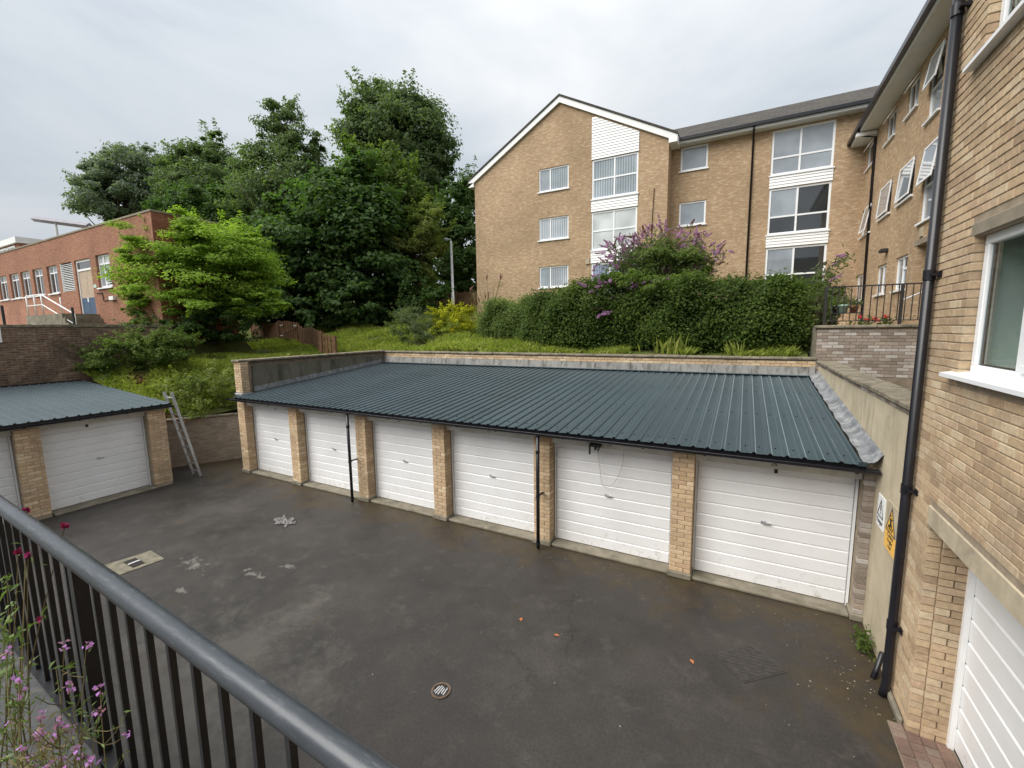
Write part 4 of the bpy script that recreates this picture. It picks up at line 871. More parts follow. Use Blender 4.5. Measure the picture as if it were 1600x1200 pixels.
# ------------------------------------------------------------------ far flats: gable house + wing
GB = empty('apartment_block', (-9.2, 26, 4.5), 'far brick flats with white-edged gable and white glazed stacks', 'building')
gx0, gx1, gy, wy = -14.7, -3.62, 23.0, 24.0
gw = [(-10.48, -8.72, 11.64, 12.86), (-10.48, -8.72, 9.04, 10.24), (-10.48, -8.72, 6.44, 7.60)]
st = (-7.42, -5.05)
APX, APZ, EL, ER = -9.22, 16.12, 12.95, 13.18
m_ = wall_open('x', gy, gx0, gx1, 4.5, 12.95, gw + [(st[0], st[1], 10.82, 12.78), (st[0], st[1], 8.22, 10.18), (st[0], st[1], 5.62, 7.55)])
m_.add([(gx0, gy, 12.95), (gx1, gy, 12.95), (gx1, gy, ER), (APX, gy, APZ), (gx0, gy, EL)], [(0, 1, 2, 3, 4)])
m_.build('gable_wall', M['far_x'], GB)
MB().add([(gx1, gy, 4.5), (gx1, wy, 4.5), (gx1, wy, 13.1), (gx1, gy, 13.1)], [(0, 1, 2, 3)]).build('return_wall', M['far_y'], GB)
MB().add([(gx0, gy, 4.5), (gx0, 36, 4.5), (gx0, 36, 12.95), (gx0, gy, 12.95)], [(3, 2, 1, 0)]).build('side_wall', M['far_y'], GB)
for i, r in enumerate(gw): window(GB, 'x', gy, *r, (0.38,), ((), ()), [['glass', 'glass_blind'], ['glass_net', 'glass_net'], ['glass_blind', 'glass_net']][i], fw=0.075)
window(GB, 'x', gy, st[0], st[1], 10.82, 12.78, (0.5,), ((0.5,), (0.5,)), ['glass_blind'], fw=0.085, set_in=0.02)
window(GB, 'x', gy, st[0], st[1], 8.22, 10.18, (0.5,), ((0.5,), (0.5,)), ['glass_pale'], fw=0.085, set_in=0.02)
window(GB, 'x', gy, st[0], st[1], 5.62, 7.55, (0.42,), ((), ()), ['glass_blue', 'glass'], fw=0.085, set_in=0.02)
def boards(parent, pl, x0, x1, z0, z1, h=0.13, top=None):
    z = z0
    while z < z1-0.02:
        zz = min(z+h-0.012, z1); b0_, b1_ = x1, x1
        if top:     # clipped under the sloping barge board
            b0_, b1_ = min(x1, top(z)), min(x1, top(zz))
            if b1_-x0 < 0.05: break
        vs = [(x0, pl-0.045, z), (x0, pl-0.025, zz), (x0, pl+0.01, zz), (x0, pl+0.01, z), (b0_, pl-0.045, z), (b1_, pl-0.025, zz), (b1_, pl+0.01, zz), (b0_, pl+0.01, z)]
        MB().add(vs, [(0, 1, 2, 3), (7, 6, 5, 4), (0, 4, 5, 1), (1, 5, 6, 2), (2, 6, 7, 3), (3, 7, 4, 0)]).build('cladding_board', M['white'], parent); z += h
boards(GB, gy, st[0]-0.02, st[1]+0.02, 10.20, 10.76); boards(GB, gy, st[0]-0.02, st[1]+0.02, 7.57, 8.16)
slR = (APZ-ER)/(gx1-APX)
boards(GB, gy, st[0]-0.02, st[1]+0.02, 12.80, 15.3, top=lambda z: APX+(APZ-0.22-z)/slR)
sl_l = (APZ-EL)/(APX-gx0)
def slope_board(name, xa, za, xb, zb, th, y0, y1, mat):
    mb = MB(); mb.prism([(xa, za), (xb, zb), (xb, zb+th), (xa, za+th)], 'y', y0, y1); return mb.build(name, mat, GB)
ov = 0.35
slope_board('barge_board', gx0-ov, EL-ov*sl_l-0.12, APX, APZ-0.12, 0.30, gy-0.12, gy-0.02, M['white']); slope_board('barge_board', APX, APZ-0.12, gx1+ov, ER-ov*slR-0.12, 0.30, gy-0.121, gy-0.021, M['white'])
slope_board('roof_slope', gx0-ov-0.05, EL-ov*sl_l+0.17, APX, APZ+0.18, 0.10, gy-0.16, 36, M['tile']); slope_board('roof_slope', APX, APZ+0.18, gx1+ov+0.05, ER-ov*slR+0.17, 0.10, gy-0.161, 36, M['tile'])
box('eave_box', M['white'], (gx1+0.0, gx1+ov+0.04, gy-0.12, gy+0.9, ER-0.33, ER-0.02), GB); box('eave_box', M['white'], (gx0-ov, gx0-0.01, gy-0.12, 36, EL-0.36, EL-0.12), GB)
# wing
wx0, wx1 = gx1, 4.15
aw = [(-3.2, -1.96, 11.78, 12.9), (-3.2, -1.96, 9.16, 10.3)]; sb = (0.70, 3.04)
sbw = [(sb[0], sb[1], 10.92, 12.85), (sb[0], sb[1], 8.30, 10.34), (sb[0], sb[1], 5.70, 7.72)]
wall_open('x', wy, wx0, 9.0, 4.0, 13.1, aw+sbw).build('wing_wall', M['far_x'], GB)
for i, r in enumerate(aw): window(GB, 'x', wy, *r, (), ((),), ['glass'], fw=0.08)
for i, r in enumerate(sbw): window(GB, 'x', wy, *r, (0.47,), ((0.38,), (0.38,)), [['glass', 'glass', 'glass', 'glass'], ['glass_dark', 'glass', 'glass_dark', 'glass_dark'], ['glass_dark', 'glass', 'glass_dark', 'glass_dark']][i], fw=0.085, set_in=0.02)
boards(GB, wy, sb[0]-0.02, sb[1]+0.02, 10.36, 10.86); boards(GB, wy, sb[0]-0.02, sb[1]+0.02, 7.74, 8.24)
box('wing_soffit', M['soffit'], (wx0+0.03, 6.0, wy-0.42, wy+0.02, 12.93, 12.98), GB); box('wing_fascia', M['white'], (wx0+0.04, 6.0, wy-0.45, wy-0.421, 12.95, 13.07), GB)
box('wing_gutter', M['black'], (wx0+0.42, 6.0, wy-0.58, wy-0.455, 13.06, 13.19), GB)
MB().prism([(wy-0.5, 13.16), (28.4, 15.62), (32.5, 13.2), (32.5, 13.1), (28.4, 15.5), (wy-0.5, 13.06)], 'x', -8.7, 9.0).build('wing_roof', M['tile'], GB)
MB().tube([(-0.06, wy-0.5, 13.05), (-0.06, wy-0.48, 12.9), (-0.06, wy-0.06, 12.65), (-0.06, wy-0.06, 4.6)], 0.045, 10).build('downpipe', M['black'], GB, True)
box('vent_box', M['lintel'], (-7.72, -7.50, gy-0.07, gy, 7.55, 7.85), GB); MB().tube([(-4.35, gy-0.03, 8.2), (-4.25, gy-0.03, 10.9)], 0.018, 6).build('cable_pipe', M['bark'], GB)
# ------------------------------------------------------------------ far right flats (wall along Y)
FB = empty('apartment_block', (6.5, 18.5, 4.08), 'brick flats with tilted-open windows between the terrace and the far wing', 'building')
fx = 4.15
fw_ = dict(t1=(22.35, 23.75, 10.45, 11.42), t2=(19.8, 20.95, 10.5, 11.42), t3=(17.6, 18.65, 10.5, 11.42), t4=(15.7, 16.7, 9.62, 11.3),
           m1=(22.1, 23.75, 7.75, 8.85), m2=(19.5, 20.9, 7.90, 9.0), m3=(17.25, 18.65, 7.90, 9.0), m4=(15.3, 16.45, 6.90, 8.9),
           g1=(22.1, 23.7, 5.10, 6.2), g2=(19.3, 20.45, 5.18, 6.2), g3=(17.1, 18.25, 5.18, 6.2))
dr_ = (14.9, 16.4, 4.08, 6.30)
wall_open('y', fx, 12.0, wy, 4.0, 11.8, list(fw_.values())+[dr_], 0.6 if False else 0.14).build('wall', M['far_y'], FB)
# porch recess
pm = MB(); pm.add([(fx+0.14, 16.4, 4.08), (fx+1.2, 16.4, 4.08), (fx+1.2, 16.4, 6.3), (fx+0.14, 16.4, 6.3)], [(0, 1, 2, 3)]); pm.add([(fx+1.2, 14.9, 4.08), (fx+1.2, 16.4, 4.08), (fx+1.2, 16.4, 6.3), (fx+1.2, 14.9, 6.3)], [(0, 1, 2, 3)]); pm.add([(fx+0.14, 14.9, 6.3), (fx+1.2, 14.9, 6.3), (fx+1.2, 16.4, 6.3), (fx+0.14, 16.4, 6.3)], [(0, 1, 2, 3)])
pm.build('porch_recess', M['far_x'], FB); MB().tube([(fx-0.3, 15.95, 4.8), (fx+0.6, 15.95, 5.25)], 0.02, 8).build('porch_handrail', M['alu'], FB)
box('porch_lintel', M['lintel_dark'], (fx-0.01, fx+0.1, 14.7, 16.6, 6.302, 6.44), FB)
for k, r in fw_.items():
    if k in ('m2', 'm3'): cols, rws = (), ((),)
    elif k in ('t4', 'm4'): cols, rws = (), ((0.48,),)
    elif k == 'g3': cols, rws = (0.5,), ((0.62,), ())
    else: cols, rws = (0.5,), ((), ())
    f = window(FB, 'y', fx, *r, cols, rws, ['glass', 'glass_dark', 'glass'], fw=0.07)
    y0, y1, z0, z1 = r
    if k in ('m2', 'm3', 'm1', 'm4', 't4'):
        za = z0+0.05 if k in ('m1', 'm2', 'm3') else z0+(z1-z0)*0.5; ya, yb = (y0+0.04, y1-0.04) if k != 'm1' else (y0+0.05, (y0+y1)/2+0.2)
        s_, g_ = open_sash(f, 'y', fx, ya, yb, za, z1-0.03, radians({'m1': 9, 'm2': 4, 'm3': 4, 'm4': 7, 't4': 9}[k])); g_.build('sash_pane', M['glass'], s_)
    if k in ('t1', 't2', 't3'):
        s_, g_ = open_sash(f, 'y', fx, y0+0.05, (y0+y1)/2, z0+0.5, z1-0.03, radians(32)); g_.build('sash_pane', M['glass'], s_)
box('soffit', M['soffit'], (fx-0.52, fx+0.02, 12.0, wy+0.6-0.6, 11.56, 11.62), FB); box('fascia', M['white'], (fx-0.55, fx-0.521, 12.0, wy-0.001, 11.58, 11.72), FB)
box('gutter', M['black'], (fx-0.68, fx-0.555, 12.0, wy-0.003, 11.66, 11.82), FB)
MB().prism([(fx-0.6, 11.80), (fx+4.5, 14.3), (fx+4.5, 14.2), (fx-0.6, 11.70)], 'y', 12.0, wy-0.004).build('roof', M['tile'], FB)
MB().tube([(fx-0.6, 22.3, 11.66), (fx-0.55, 22.3, 11.45), (fx-0.05, 22.3, 11.3), (fx-0.05, 22.0, 4.08)], 0.045, 10).build('downpipe', M['black'], FB, True)
box('gutter_outlet', M['white'], (fx-0.66, fx-0.02, 22.2, 22.4, 11.40, 11.52), FB)
box('wall_lamp', M['ink'], (fx-0.22, fx, 19.2, 19.5, 6.55, 6.68), FB, 0.03); box('vent_box', M['lintel'], (fx-0.03, fx, 15.95, 16.2, 6.5, 6.75), FB)
# ------------------------------------------------------------------ red brick hall on the left
BH = empty('brick_hall', (-28, 11, 4.0), 'flat-roofed red brick hall with narrow white windows at the far left', 'building')
by = 8.7; hx1 = at_y(243, 400, by)[0]; topz = 8.80
px_w = [(2, 15, 430, 470), (20, 34, 425, 467), (37, 51, 421, 464.5), (56, 71, 416.5, 462), (78, 94, 412, 458), (99, 118, 406, 456.5)]
hw = []
for (a, b, t, bt_) in px_w: hw.append((at_y(a, bt_, by)[0], at_y(b, bt_-2, by)[0], 6.22, 7.58))
w6 = (at_y(155, 450, by)[0], at_y(176, 447, by)[0], 6.20, 7.62); dre = (at_y(126, 485, by)[0], at_y(150, 480, by)[0], 5.08, 7.58)
xl = -46.0; ex = []; xx = hw[0][0]-1.2
while xx > xl+1: ex.append((xx-0.62, xx, 6.22, 7.58)); xx -= 1.45
wall_open('x', by, xl, hx1, 4.0, topz, hw+[w6, dre]+ex, 0.16).build('front_wall', M['red_x'], BH)
MB().add([(hx1, by, 2.3), (hx1, 11.6, 2.3), (hx1, 11.6, topz), (hx1, by, topz)], [(0, 1, 2, 3)]).build('side_wall', M['red_y'], BH); MB().add([(hx1, 11.6, 2.3), (-46, 11.6, 2.3), (-46, 11.6, topz), (hx1, 11.6, topz)], [(0, 1, 2, 3)]).build('rear_wall', M['red_x'], BH)
rf_ = box('roof_edge', M['lintel_dark'], (xl, hx1+0.03, by-0.03, 11.63, topz, topz+0.07), BH)
for k, r in enumerate(hw[:5]+ex): window(BH, 'x', by, *r, (0.45,), ((0.76,), (0.76,)), ['glass_dark', 'glass', 'glass_dark', 'glass'], fw=0.07, set_in=0.09)
window(BH, 'x', by, *w6, (0.4,), ((0.74,), (0.12, 0.74)), ['glass', 'glass_pale', 'glass', 'glass_blind', 'glass_pale'], fw=0.08, set_in=0.09)
lv = hw[5]; LVo = MB(); LVo.wbox('x', by, lv[0], lv[1], 0.10, 0.14, lv[2], lv[3]); LVo = LVo.build('louvre', M['ink'], BH)
for k in range(16):
    z = lv[2]+0.04+k*(lv[3]-lv[2]-0.06)/16; MB().prism([(by+0.02, z), (by+0.03, z+0.012), (by+0.09, z+0.055), (by+0.08, z+0.04)], 'x', lv[0]+0.04, lv[1]-0.04).build('slat', M['white'], LVo)
fmv = MB(); fmv.wbox('x', by, lv[0], lv[0]+0.05, 0.01, 0.1, lv[2], lv[3]); fmv.wbox('x', by, lv[1]-0.05, lv[1], 0.01, 0.1, lv[2], lv[3]); fmv.build('louvre_frame', M['white'], LVo)
D = MB(); D.wbox('x', by, dre[0], dre[0]+0.09, 0.06, 0.14, dre[2], dre[3]); D.wbox('x', by, dre[1]-0.05, dre[1], 0.06, 0.14, dre[2], dre[3]); D.wbox('x', by, dre[0]+0.09, dre[1]-0.05, 0.061, 0.139, dre[3]-0.1, dre[3]); D.wbox('x', by, dre[0]+0.09, dre[1]-0.05, 0.061, 0.139, 7.08, 7.17); D.build('door_frame', M['white'], BH)
MB().wbox('x', by, dre[0]+0.09, dre[1]-0.05, 0.09, 0.1, 7.17, dre[3]-0.1).build('transom_pane', M['glass_dark'], BH)
mdx = (dre[0]+dre[1])/2+0.02
for (a, b) in ((dre[0]+0.09, mdx-0.008), (mdx+0.008, dre[1]-0.05)):
    lf = MB().wbox('x', by, a, b, 0.09, 0.13, 5.08, 7.08).build('door_leaf', M['chip'], BH); MB().wbox('x', by, a+0.01, b-0.01, 0.08, 0.0895, 5.09, 5.85).build('kick_panel', M['bluedoor'], lf)
    MB().wbox('x', by, b-0.17, b-0.05, 0.075, 0.079, 5.66, 5.86).build('notice', M['white_sign'], lf)
MB().wbox('x', by, dre[1]+0.06, dre[1]+0.35, -0.012, 0.0, 6.24, 6.38).build('wall_plaque', M['pale_pot'], BH); MB().wbox('x', by, dre[1]+1.75, dre[1]+2.15, -0.12, 0.0, 5.62, 5.78).build('bulkhead_lamp', M['white_sign'], BH)
MB().tube([(dre[1]+0.3, by-0.02, 5.98), (dre[1]+0.9, by-0.02, 5.98), (dre[1]+0.95, by-0.02, 5.62), (dre[1]+1.75, by-0.02, 5.66)], 0.018, 6).build('conduit', M['ink'], BH)
# landing, steps and white handrail
lx0 = at_y(93, 500, by-1.2)[0]; lx1 = dre[1]+0.2
ld_ = box('landing', M['concrete'], (dre[0]-2.3, dre[1]+0.3, by-1.25, by-0.002, 4.0, 5.06), BH)
for k in range(4): box('step', M['concrete'], (dre[1]+0.302+k*0.28, dre[1]+0.30+(k+1)*0.28-0.002, by-1.25, by-0.004, 4.0, 4.86-k*0.2), BH)
hr = MB(); yy = by-1.18
for x in (dre[0]-2.2, dre[0]-1.2, dre[0]-0.3): hr.tube([(x, yy, 5.06), (x, yy, 5.98)], 0.028, 8)
hr.tube([(dre[0]-2.2, yy, 5.98), (dre[0]-0.3, yy, 5.98), (dre[1]+1.4, yy, 5.0), (dre[1]+1.4, yy, 4.1)], 0.028, 8); hr.tube([(dre[0]-2.2, yy, 5.52), (dre[0]-0.3, yy, 5.52), (dre[1]+1.4, yy, 4.55)], 0.022, 8); hr.tube([(dre[1]+0.1, yy, 5.06), (dre[1]+0.1, yy, 5.75)], 0.022, 8)
hr.build('handrail', M['white'], BH, True)
# steel canopy beam that rises over the roof, glazed roof hut and low lean-to roof in front
CB = empty('canopy_beam', (*at_y(96, 347, 10.6)[:2], topz), 'sloping grey steel beam sticking up over the flat roof', 'beam')
p0, p1 = at_y(53, 342, 10.6), at_y(140, 353, 10.6)
MB().tube([p0, p1], 0.16, 4).build('beam', M['beam'], CB); MB().tube([(p1[0]-0.05, 10.6, topz+0.05), (p1[0]-0.05, 10.6, p1[2])], 0.08, 6).build('post', M['lamp'], CB); MB().tube([(p0[0]+3.2, 10.6, topz+0.05), (p0[0]+3.2, 10.6, p0[2]+(p1[2]-p0[2])*3.2/(p1[0]-p0[0]))], 0.06, 6).build('post', M['lamp'], CB)
RH = empty('roof_hut', (at_y(5, 380, 10)[0], 10.2, topz+0.07), 'white glazed hut on the hall roof at the left edge', 'hut')
q0, q1 = at_y(-60, 371, 9.9), at_y(25, 371, 9.9); hz0 = topz+0.07
box('wall', M['red_x'], (q0[0], q1[0]+0.3, 9.9, 11.4, hz0, q1[2]-0.35), RH); box('roof', M['white'], (q0[0]-0.3, q1[0]+0.4, 9.75, 11.5, q1[2]-0.35, q1[2]), RH)
for k in range(4):
    xa = q1[0]-0.25-(k+1)*1.5; window(RH, 'x', 9.86, xa, xa+1.4, hz0+0.35, q1[2]-0.45, (0.5,), ((), ()), ['glass'], fw=0.09, set_in=0.0, sill=False)
LC = empty('lean_to', (-30, 8.0, 4.1), 'grey sheet lean-to roof against the brick hall above the old wall', 'roof')
c0, c1 = at_y(0, 500, 7.6), at_y(62, 496, 7.6)
MB().prism([(7.2, 4.42), (8.69, 4.62), (8.69, 4.68), (7.2, 4.48)], 'x', c0[0]-6, c1[0]).build('sheet', M['lamp'], LC)
for xq in (c0[0]-4, c0[0]+1.0, c1[0]-0.4): MB().tube([(xq, 7.3, 4.0), (xq, 7.3, 4.43)], 0.04, 6).build('post', M['ink'], LC)
for pxx, lab in ((7, 'dark iron stake on the old brick wall, leftmost'), (116, 'dark iron stake on the old brick wall, near the hall steps')):
    q = at_x(pxx, 505, -19.72); e = empty('stake', (q[0], q[1], 4.47), lab, 'stake'); MB().tube([(q[0], q[1], 4.47), (q[0], q[1], 5.05)], 0.035, 6).build('rod', M['ink'], e)
# ------------------------------------------------------------------ old boundary wall
OW = empty('boundary_wall', (-19.75, 5, 2.0), 'blackened old brick wall behind the left garage roof', 'wall')
box('wall', M['old_y'], (-19.9, -19.6, -3.0, 8.68, 2.0, 4.40), OW); yv = -3.0
while yv < 8.6:
    box('coping_brick', M['coping'], (-19.93, -19.57, yv, yv+0.215, 4.401, 4.48+random.uniform(-.01, .006)), OW); yv += 0.227
dpw = box('white_board', M['white'], (-19.598, -19.56, *sorted((at_x(-6, 520, -19.5)[1], at_x(2.5, 520, -19.5)[1])), 3.95, 4.42)); tag(dpw, 'small white board fixed to the old brick wall at the left edge', 'board')
# ------------------------------------------------------------------ picket fence with gate
def on_ground(p, d): q = at_d(p, 520, d); return q[0], q[1]
FE = empty('picket_fence', (-17.5, 13.6, 3.2), 'brown picket fence with a small gate on the grass bank', 'fence')
def fence_run(p, q, hgt, npk, posts, hold=FE, zoff=0.0):
    p, q = np.array(p), np.array(q); d = (q-p)/np.linalg.norm(q-p); nrm = np.array([-d[1], d[0]])
    def plank(c, w_, t, z0, z1, name, par, peak=True):
        m_ = MB(); prof = [(-w_/2, z0), (w_/2, z0), (w_/2, z1-(0.05 if peak else 0)), (0, z1), (-w_/2, z1-(0.05 if peak else 0))]
        vs = []
        for n_ in (-t/2, t/2):
            for a, z in prof: v = c+d*a+nrm*n_; vs.append((v[0], v[1], z))
        m_.add(vs, [(0, 1, 2, 3, 4), (9, 8, 7, 6, 5)]+[(i, 5+i, 5+(i+1) % 5, (i+1) % 5) for i in range(5)]); return m_.build(name, M['wood'], par)
    for k in range(npk):
        c = p+(q-p)*(k+0.5)/npk; z = hz(*c)+zoff; plank(c, np.linalg.norm(q-p)/npk*0.72, 0.022, z+0.03, z+hgt+random.uniform(-.02, .02), 'picket', hold)
    for t in posts:
        c = p+(q-p)*t; z = hz(*c)+zoff; plank(c, 0.13, 0.12, z-0.1, z+hgt+0.06, 'post', hold, False)
    for zf in (0.25, 0.75):
        a, b = p+nrm*0.03, q+nrm*0.03; za, zb = hz(*p)+zoff+hgt*zf, hz(*q)+zoff+hgt*zf
        MB().add([(a[0], a[1], za), (b[0], b[1], zb), (b[0], b[1], zb+0.08), (a[0], a[1], za+0.08), (a[0]+nrm[0]*.03, a[1]+nrm[1]*.03, za), (b[0]+nrm[0]*.03, b[1]+nrm[1]*.03, zb), (b[0]+nrm[0]*.03, b[1]+nrm[1]*.03, zb+0.08), (a[0]+nrm[0]*.03, a[1]+nrm[1]*.03, za+0.08)], [(0, 1, 2, 3), (7, 6, 5, 4), (0, 4, 5, 1), (3, 2, 6, 7), (0, 3, 7, 4), (1, 5, 6, 2)]).build('rail', M['wood'], hold)
F1, F2, F3, F4, F5 = on_ground(522, 18.4), on_ground(501, 18.6), on_ground(466, 22.5), on_ground(437, 23.5), on_ground(394, 28)
fence_run(F2, F1, 1.0, 4, (0.0, 1.0)); fence_run(F3, F2, 1.0, 13, (0.0,)); fence_run(F5, F4, 1.05, 22, (0.0, 0.5, 1.0))
GT = empty('garden_gate', (*F4, hz(*F4)), 'brown wooden gate with white latch in the picket fence', 'gate'); fence_run(F4, F3, 1.0, 8, (), GT, 0.08)
pa, pb_ = np.array(F4), np.array(F3); MB().tube([(*pa, hz(*pa)+0.3), (*pb_, hz(*pb_)+0.85)], 0.035, 4).build('brace', M['wood'], GT)
for t, zf in ((0.15, 0.85), (0.9, 0.92), (0.15, 0.3)):
    c = pa+(pb_-pa)*t; c = c+np.array([0.06, -0.08]); z = hz(*c)+zf; MB().box(c[0]-0.11, c[0]+0.11, c[1]-0.012, c[1]+0.012, z-0.02, z+0.03).build('hinge', M['white'], GT)
FD = empty('picket_fence', (-19, 24, 5), 'dark far fence behind the street lamp', 'fence'); fence_run((-22.5, 25.2), (-15.0, 24.6), 1.1, 46, (0, 0.33, 0.66, 1), FD)
# ------------------------------------------------------------------ street lamp
lp = at_y(708, 475, 23.6); lpz = hz(lp[0], lp[1]); LP = empty('street_lamp', (lp[0], lp[1], lpz), 'grey street lamp post in front of the dark trees', 'lamp post')
ltop = at_y(702, 374, 23.6)[2]
MB().tube([(lp[0], lp[1], lpz-0.1), (lp[0], lp[1], lpz+1.0), (lp[0], lp[1], lpz+1.001), (lp[0]-0.02, lp[1], ltop-0.12)], [0.11, 0.11, 0.085, 0.065], 12).build('post', M['lamp'], LP, True)
MB().tube([(lp[0]-0.02, lp[1], ltop-0.13), (lp[0]-0.06, lp[1], ltop), (lp[0]-0.22, lp[1], ltop+0.03), (lp[0]-0.3, lp[1], ltop+0.02)], 0.035, 8).build('arm', M['lamp'], LP, True)
hd = MB(); hd.tube([(lp[0]-0.22, lp[1], ltop+0.02), (lp[0]-0.35, lp[1], ltop+0.03), (lp[0]-0.52, lp[1], ltop+0.02), (lp[0]-0.58, lp[1], ltop)], [0.05, 0.10, 0.10, 0.03], 10); hd.build('lamp_head', M['lamp'], LP, True)
# ------------------------------------------------------------------ trees and shrubs
def clumped(center, rad, nclump, nleaf, cs=0.28, shell=0.45, flat=0.6):
    """leaf centres gathered into clumps through an ellipsoid; also returns the clump centres and outward directions"""
    c = np.array(center); r = np.array(rad)
    u = rng.normal(0, 1, (nclump, 3)); u /= np.linalg.norm(u, axis=1)[:, None]
    rr = rng.uniform(shell, 1.0, nclump)**0.6*rng.uniform(0.82, 1.14, nclump); cc = u*rr[:, None]*r
    k = rng.integers(0, nclump, nleaf); sz = rng.uniform(0.35, 1.35, nclump)*cs*min(r)
    off = rng.normal(0, 1, (nleaf, 3)); off /= np.linalg.norm(off, axis=1)[:, None]; off *= (rng.uniform(0, 1, nleaf)**0.4*np.where(rng.uniform(0, 1, nleaf) < 0.16, rng.uniform(1.0, 1.6, nleaf), 1.0))[:, None]
    off = off*sz[k][:, None]*np.array([1.15, 1.15, flat])
    P_ = cc[k]+off; o_ = off/(np.linalg.norm(off, axis=1)[:, None]+1e-6)*0.6 + P_/r/ (np.linalg.norm(P_/r, axis=1)[:, None]+1e-6)*0.5
    return c+P_, o_, c+cc
def tree(name, label, base, d, blobs, nleaf, leaf, aspect, mat, trunk_r=0.2, bark='bark', cat='tree', group=None, cs=0.28, flat=0.6, upb=0.35, nclump=26, depthk=1.0, limbs=26, shell=0.4, sprays=90):
    """blobs: photo ellipses (px, py, rx, ry) at forward depth d give the crown's true place and size"""
    bx, by_ = base; bz = hz(bx, by_); root = empty(name, (bx, by_, bz), label, cat, group)
    C, O, CL = [], [], []; tot = sum(b[2]*b[3] for b in blobs)
    for b in blobs:
        dd = d + (b[4] if len(b) > 4 else 0); c = at_d(b[0], b[1], dd); k = dd/FPX
        p, o_, cl = clumped(c, (b[2]*k, b[2]*k*depthk, b[3]*k), max(6, int(nclump*b[2]*b[3]/tot*len(blobs))), int(nleaf*b[2]*b[3]/tot), cs, shell, flat); C.append(p); O.append(o_); CL.append(cl)
    C, O, CL = np.concatenate(C), np.concatenate(O), np.concatenate(CL)
    if sprays:
        for q in CL[rng.permutation(len(CL))[:sprays]]:
            v = (q-CL.mean(0))/(np.abs(CL-CL.mean(0)).max(0)+1e-6); v = v+np.array([0, 0, 0.35])+rng.normal(0, 0.25, 3); v /= np.linalg.norm(v)
            ln = leaf*rng.uniform(3, 7); t = rng.uniform(0.1, 1, 34)[:, None]; C = np.concatenate([C, q+v*t*ln+rng.normal(0, leaf*0.75, (34, 3))*(1.25-t)]); O = np.concatenate([O, np.repeat(v[None], 34, 0)])
    keep = C[:, 2] > np.array([hz(a, b) for a, b in C[:, :2]])+0.05 if len(C) < 9000 else C[:, 2] > bz+0.05
    leaves('crown', root, C[keep], leaf, aspect, mat, upb, O[keep])
    cen = CL.mean(0); tm = MB(); top = Vector((cen[0], cen[1], max(cen[2]+0.15*(CL[:, 2].max()-cen[2]), bz+0.4))); b0 = Vector((bx, by_, bz-0.15)); mid = b0.lerp(top, 0.45)+Vector((random.uniform(-.15, .15), random.uniform(-.15, .15), 0))*trunk_r*4
    tm.tube([b0, b0.lerp(mid, 0.5), mid, mid.lerp(top, 0.6), top], [trunk_r*1.2, trunk_r, trunk_r*0.8, trunk_r*0.55, trunk_r*0.25], 9)
    for q in CL[rng.permutation(len(CL))[:limbs]]:
        q = Vector(q); s_ = b0.lerp(mid, 0.75).lerp(top, random.uniform(0.0, 0.9)); m2 = s_.lerp(q, 0.55)+Vector((0, 0, (q-s_).length*0.08)); r0 = trunk_r*0.28
        tm.tube([s_, m2, q], [r0, r0*0.6, r0*0.2], 5)
    tm.build('trunk', M[bark], root, True); return root
def gxy(p, d): q = at_d(p, 520, d); return (q[0], q[1])
TG = 'trees on the bank behind the garages'
tree('tree', 'bright yellow-green spreading tree in front of the red brick hall', gxy(330, 18.5), 18, [(318, 360, 70, 28), (298, 388, 94, 36), (355, 394, 70, 40), (396, 432, 48, 40), (252, 424, 60, 38), (318, 434, 95, 44), (400, 474, 52, 26), (248, 458, 50, 28), (330, 472, 88, 26)], 100000, 0.115, 0.5, M['lf_bright'], 0.16, group=TG, cs=0.46, flat=0.36, upb=0.9, nclump=46, shell=0.2)
tree('tree', 'broad dark sycamore with large leaves right of the bright tree', gxy(530, 27), 26.5, [(540, 360, 95, 85), (475, 400, 75, 75), (585, 420, 70, 65), (480, 465, 90, 50), (545, 300, 60, 55), (560, 470, 70, 40)], 60000, 0.26, 0.75, M['lf_dark'], 0.32, group=TG, cs=0.32, flat=0.55, upb=0.7, nclump=70)
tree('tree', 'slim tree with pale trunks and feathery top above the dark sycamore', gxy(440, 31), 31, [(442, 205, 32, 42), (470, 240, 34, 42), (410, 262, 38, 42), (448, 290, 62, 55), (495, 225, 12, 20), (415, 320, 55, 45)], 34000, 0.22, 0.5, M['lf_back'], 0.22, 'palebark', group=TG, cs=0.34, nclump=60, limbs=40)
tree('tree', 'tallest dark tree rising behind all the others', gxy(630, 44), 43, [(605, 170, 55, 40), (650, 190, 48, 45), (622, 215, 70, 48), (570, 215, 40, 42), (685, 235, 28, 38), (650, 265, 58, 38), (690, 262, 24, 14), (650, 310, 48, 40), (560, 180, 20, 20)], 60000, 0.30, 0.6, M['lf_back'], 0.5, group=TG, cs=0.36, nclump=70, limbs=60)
tree('tree', 'mid-green maple with pointed tops between the sycamore and the lamp post', gxy(615, 29), 29, [(600, 275, 45, 40), (560, 262, 30, 34), (635, 320, 42, 50), (590, 330, 50, 45), (645, 380, 42, 52)], 40000, 0.22, 0.7, M['lf_mid'], 0.22, group=TG, cs=0.36, nclump=60)
tree('tree', 'olive weeping tree beside the lamp post', gxy(660, 27.5), 27.5, [(650, 395, 45, 50), (675, 360, 30, 40), (640, 440, 40, 30), (620, 400, 35, 40)], 26000, 0.18, 0.4, M['lf_olive'], 0.16, group=TG, cs=0.3, flat=0.4, nclump=30)
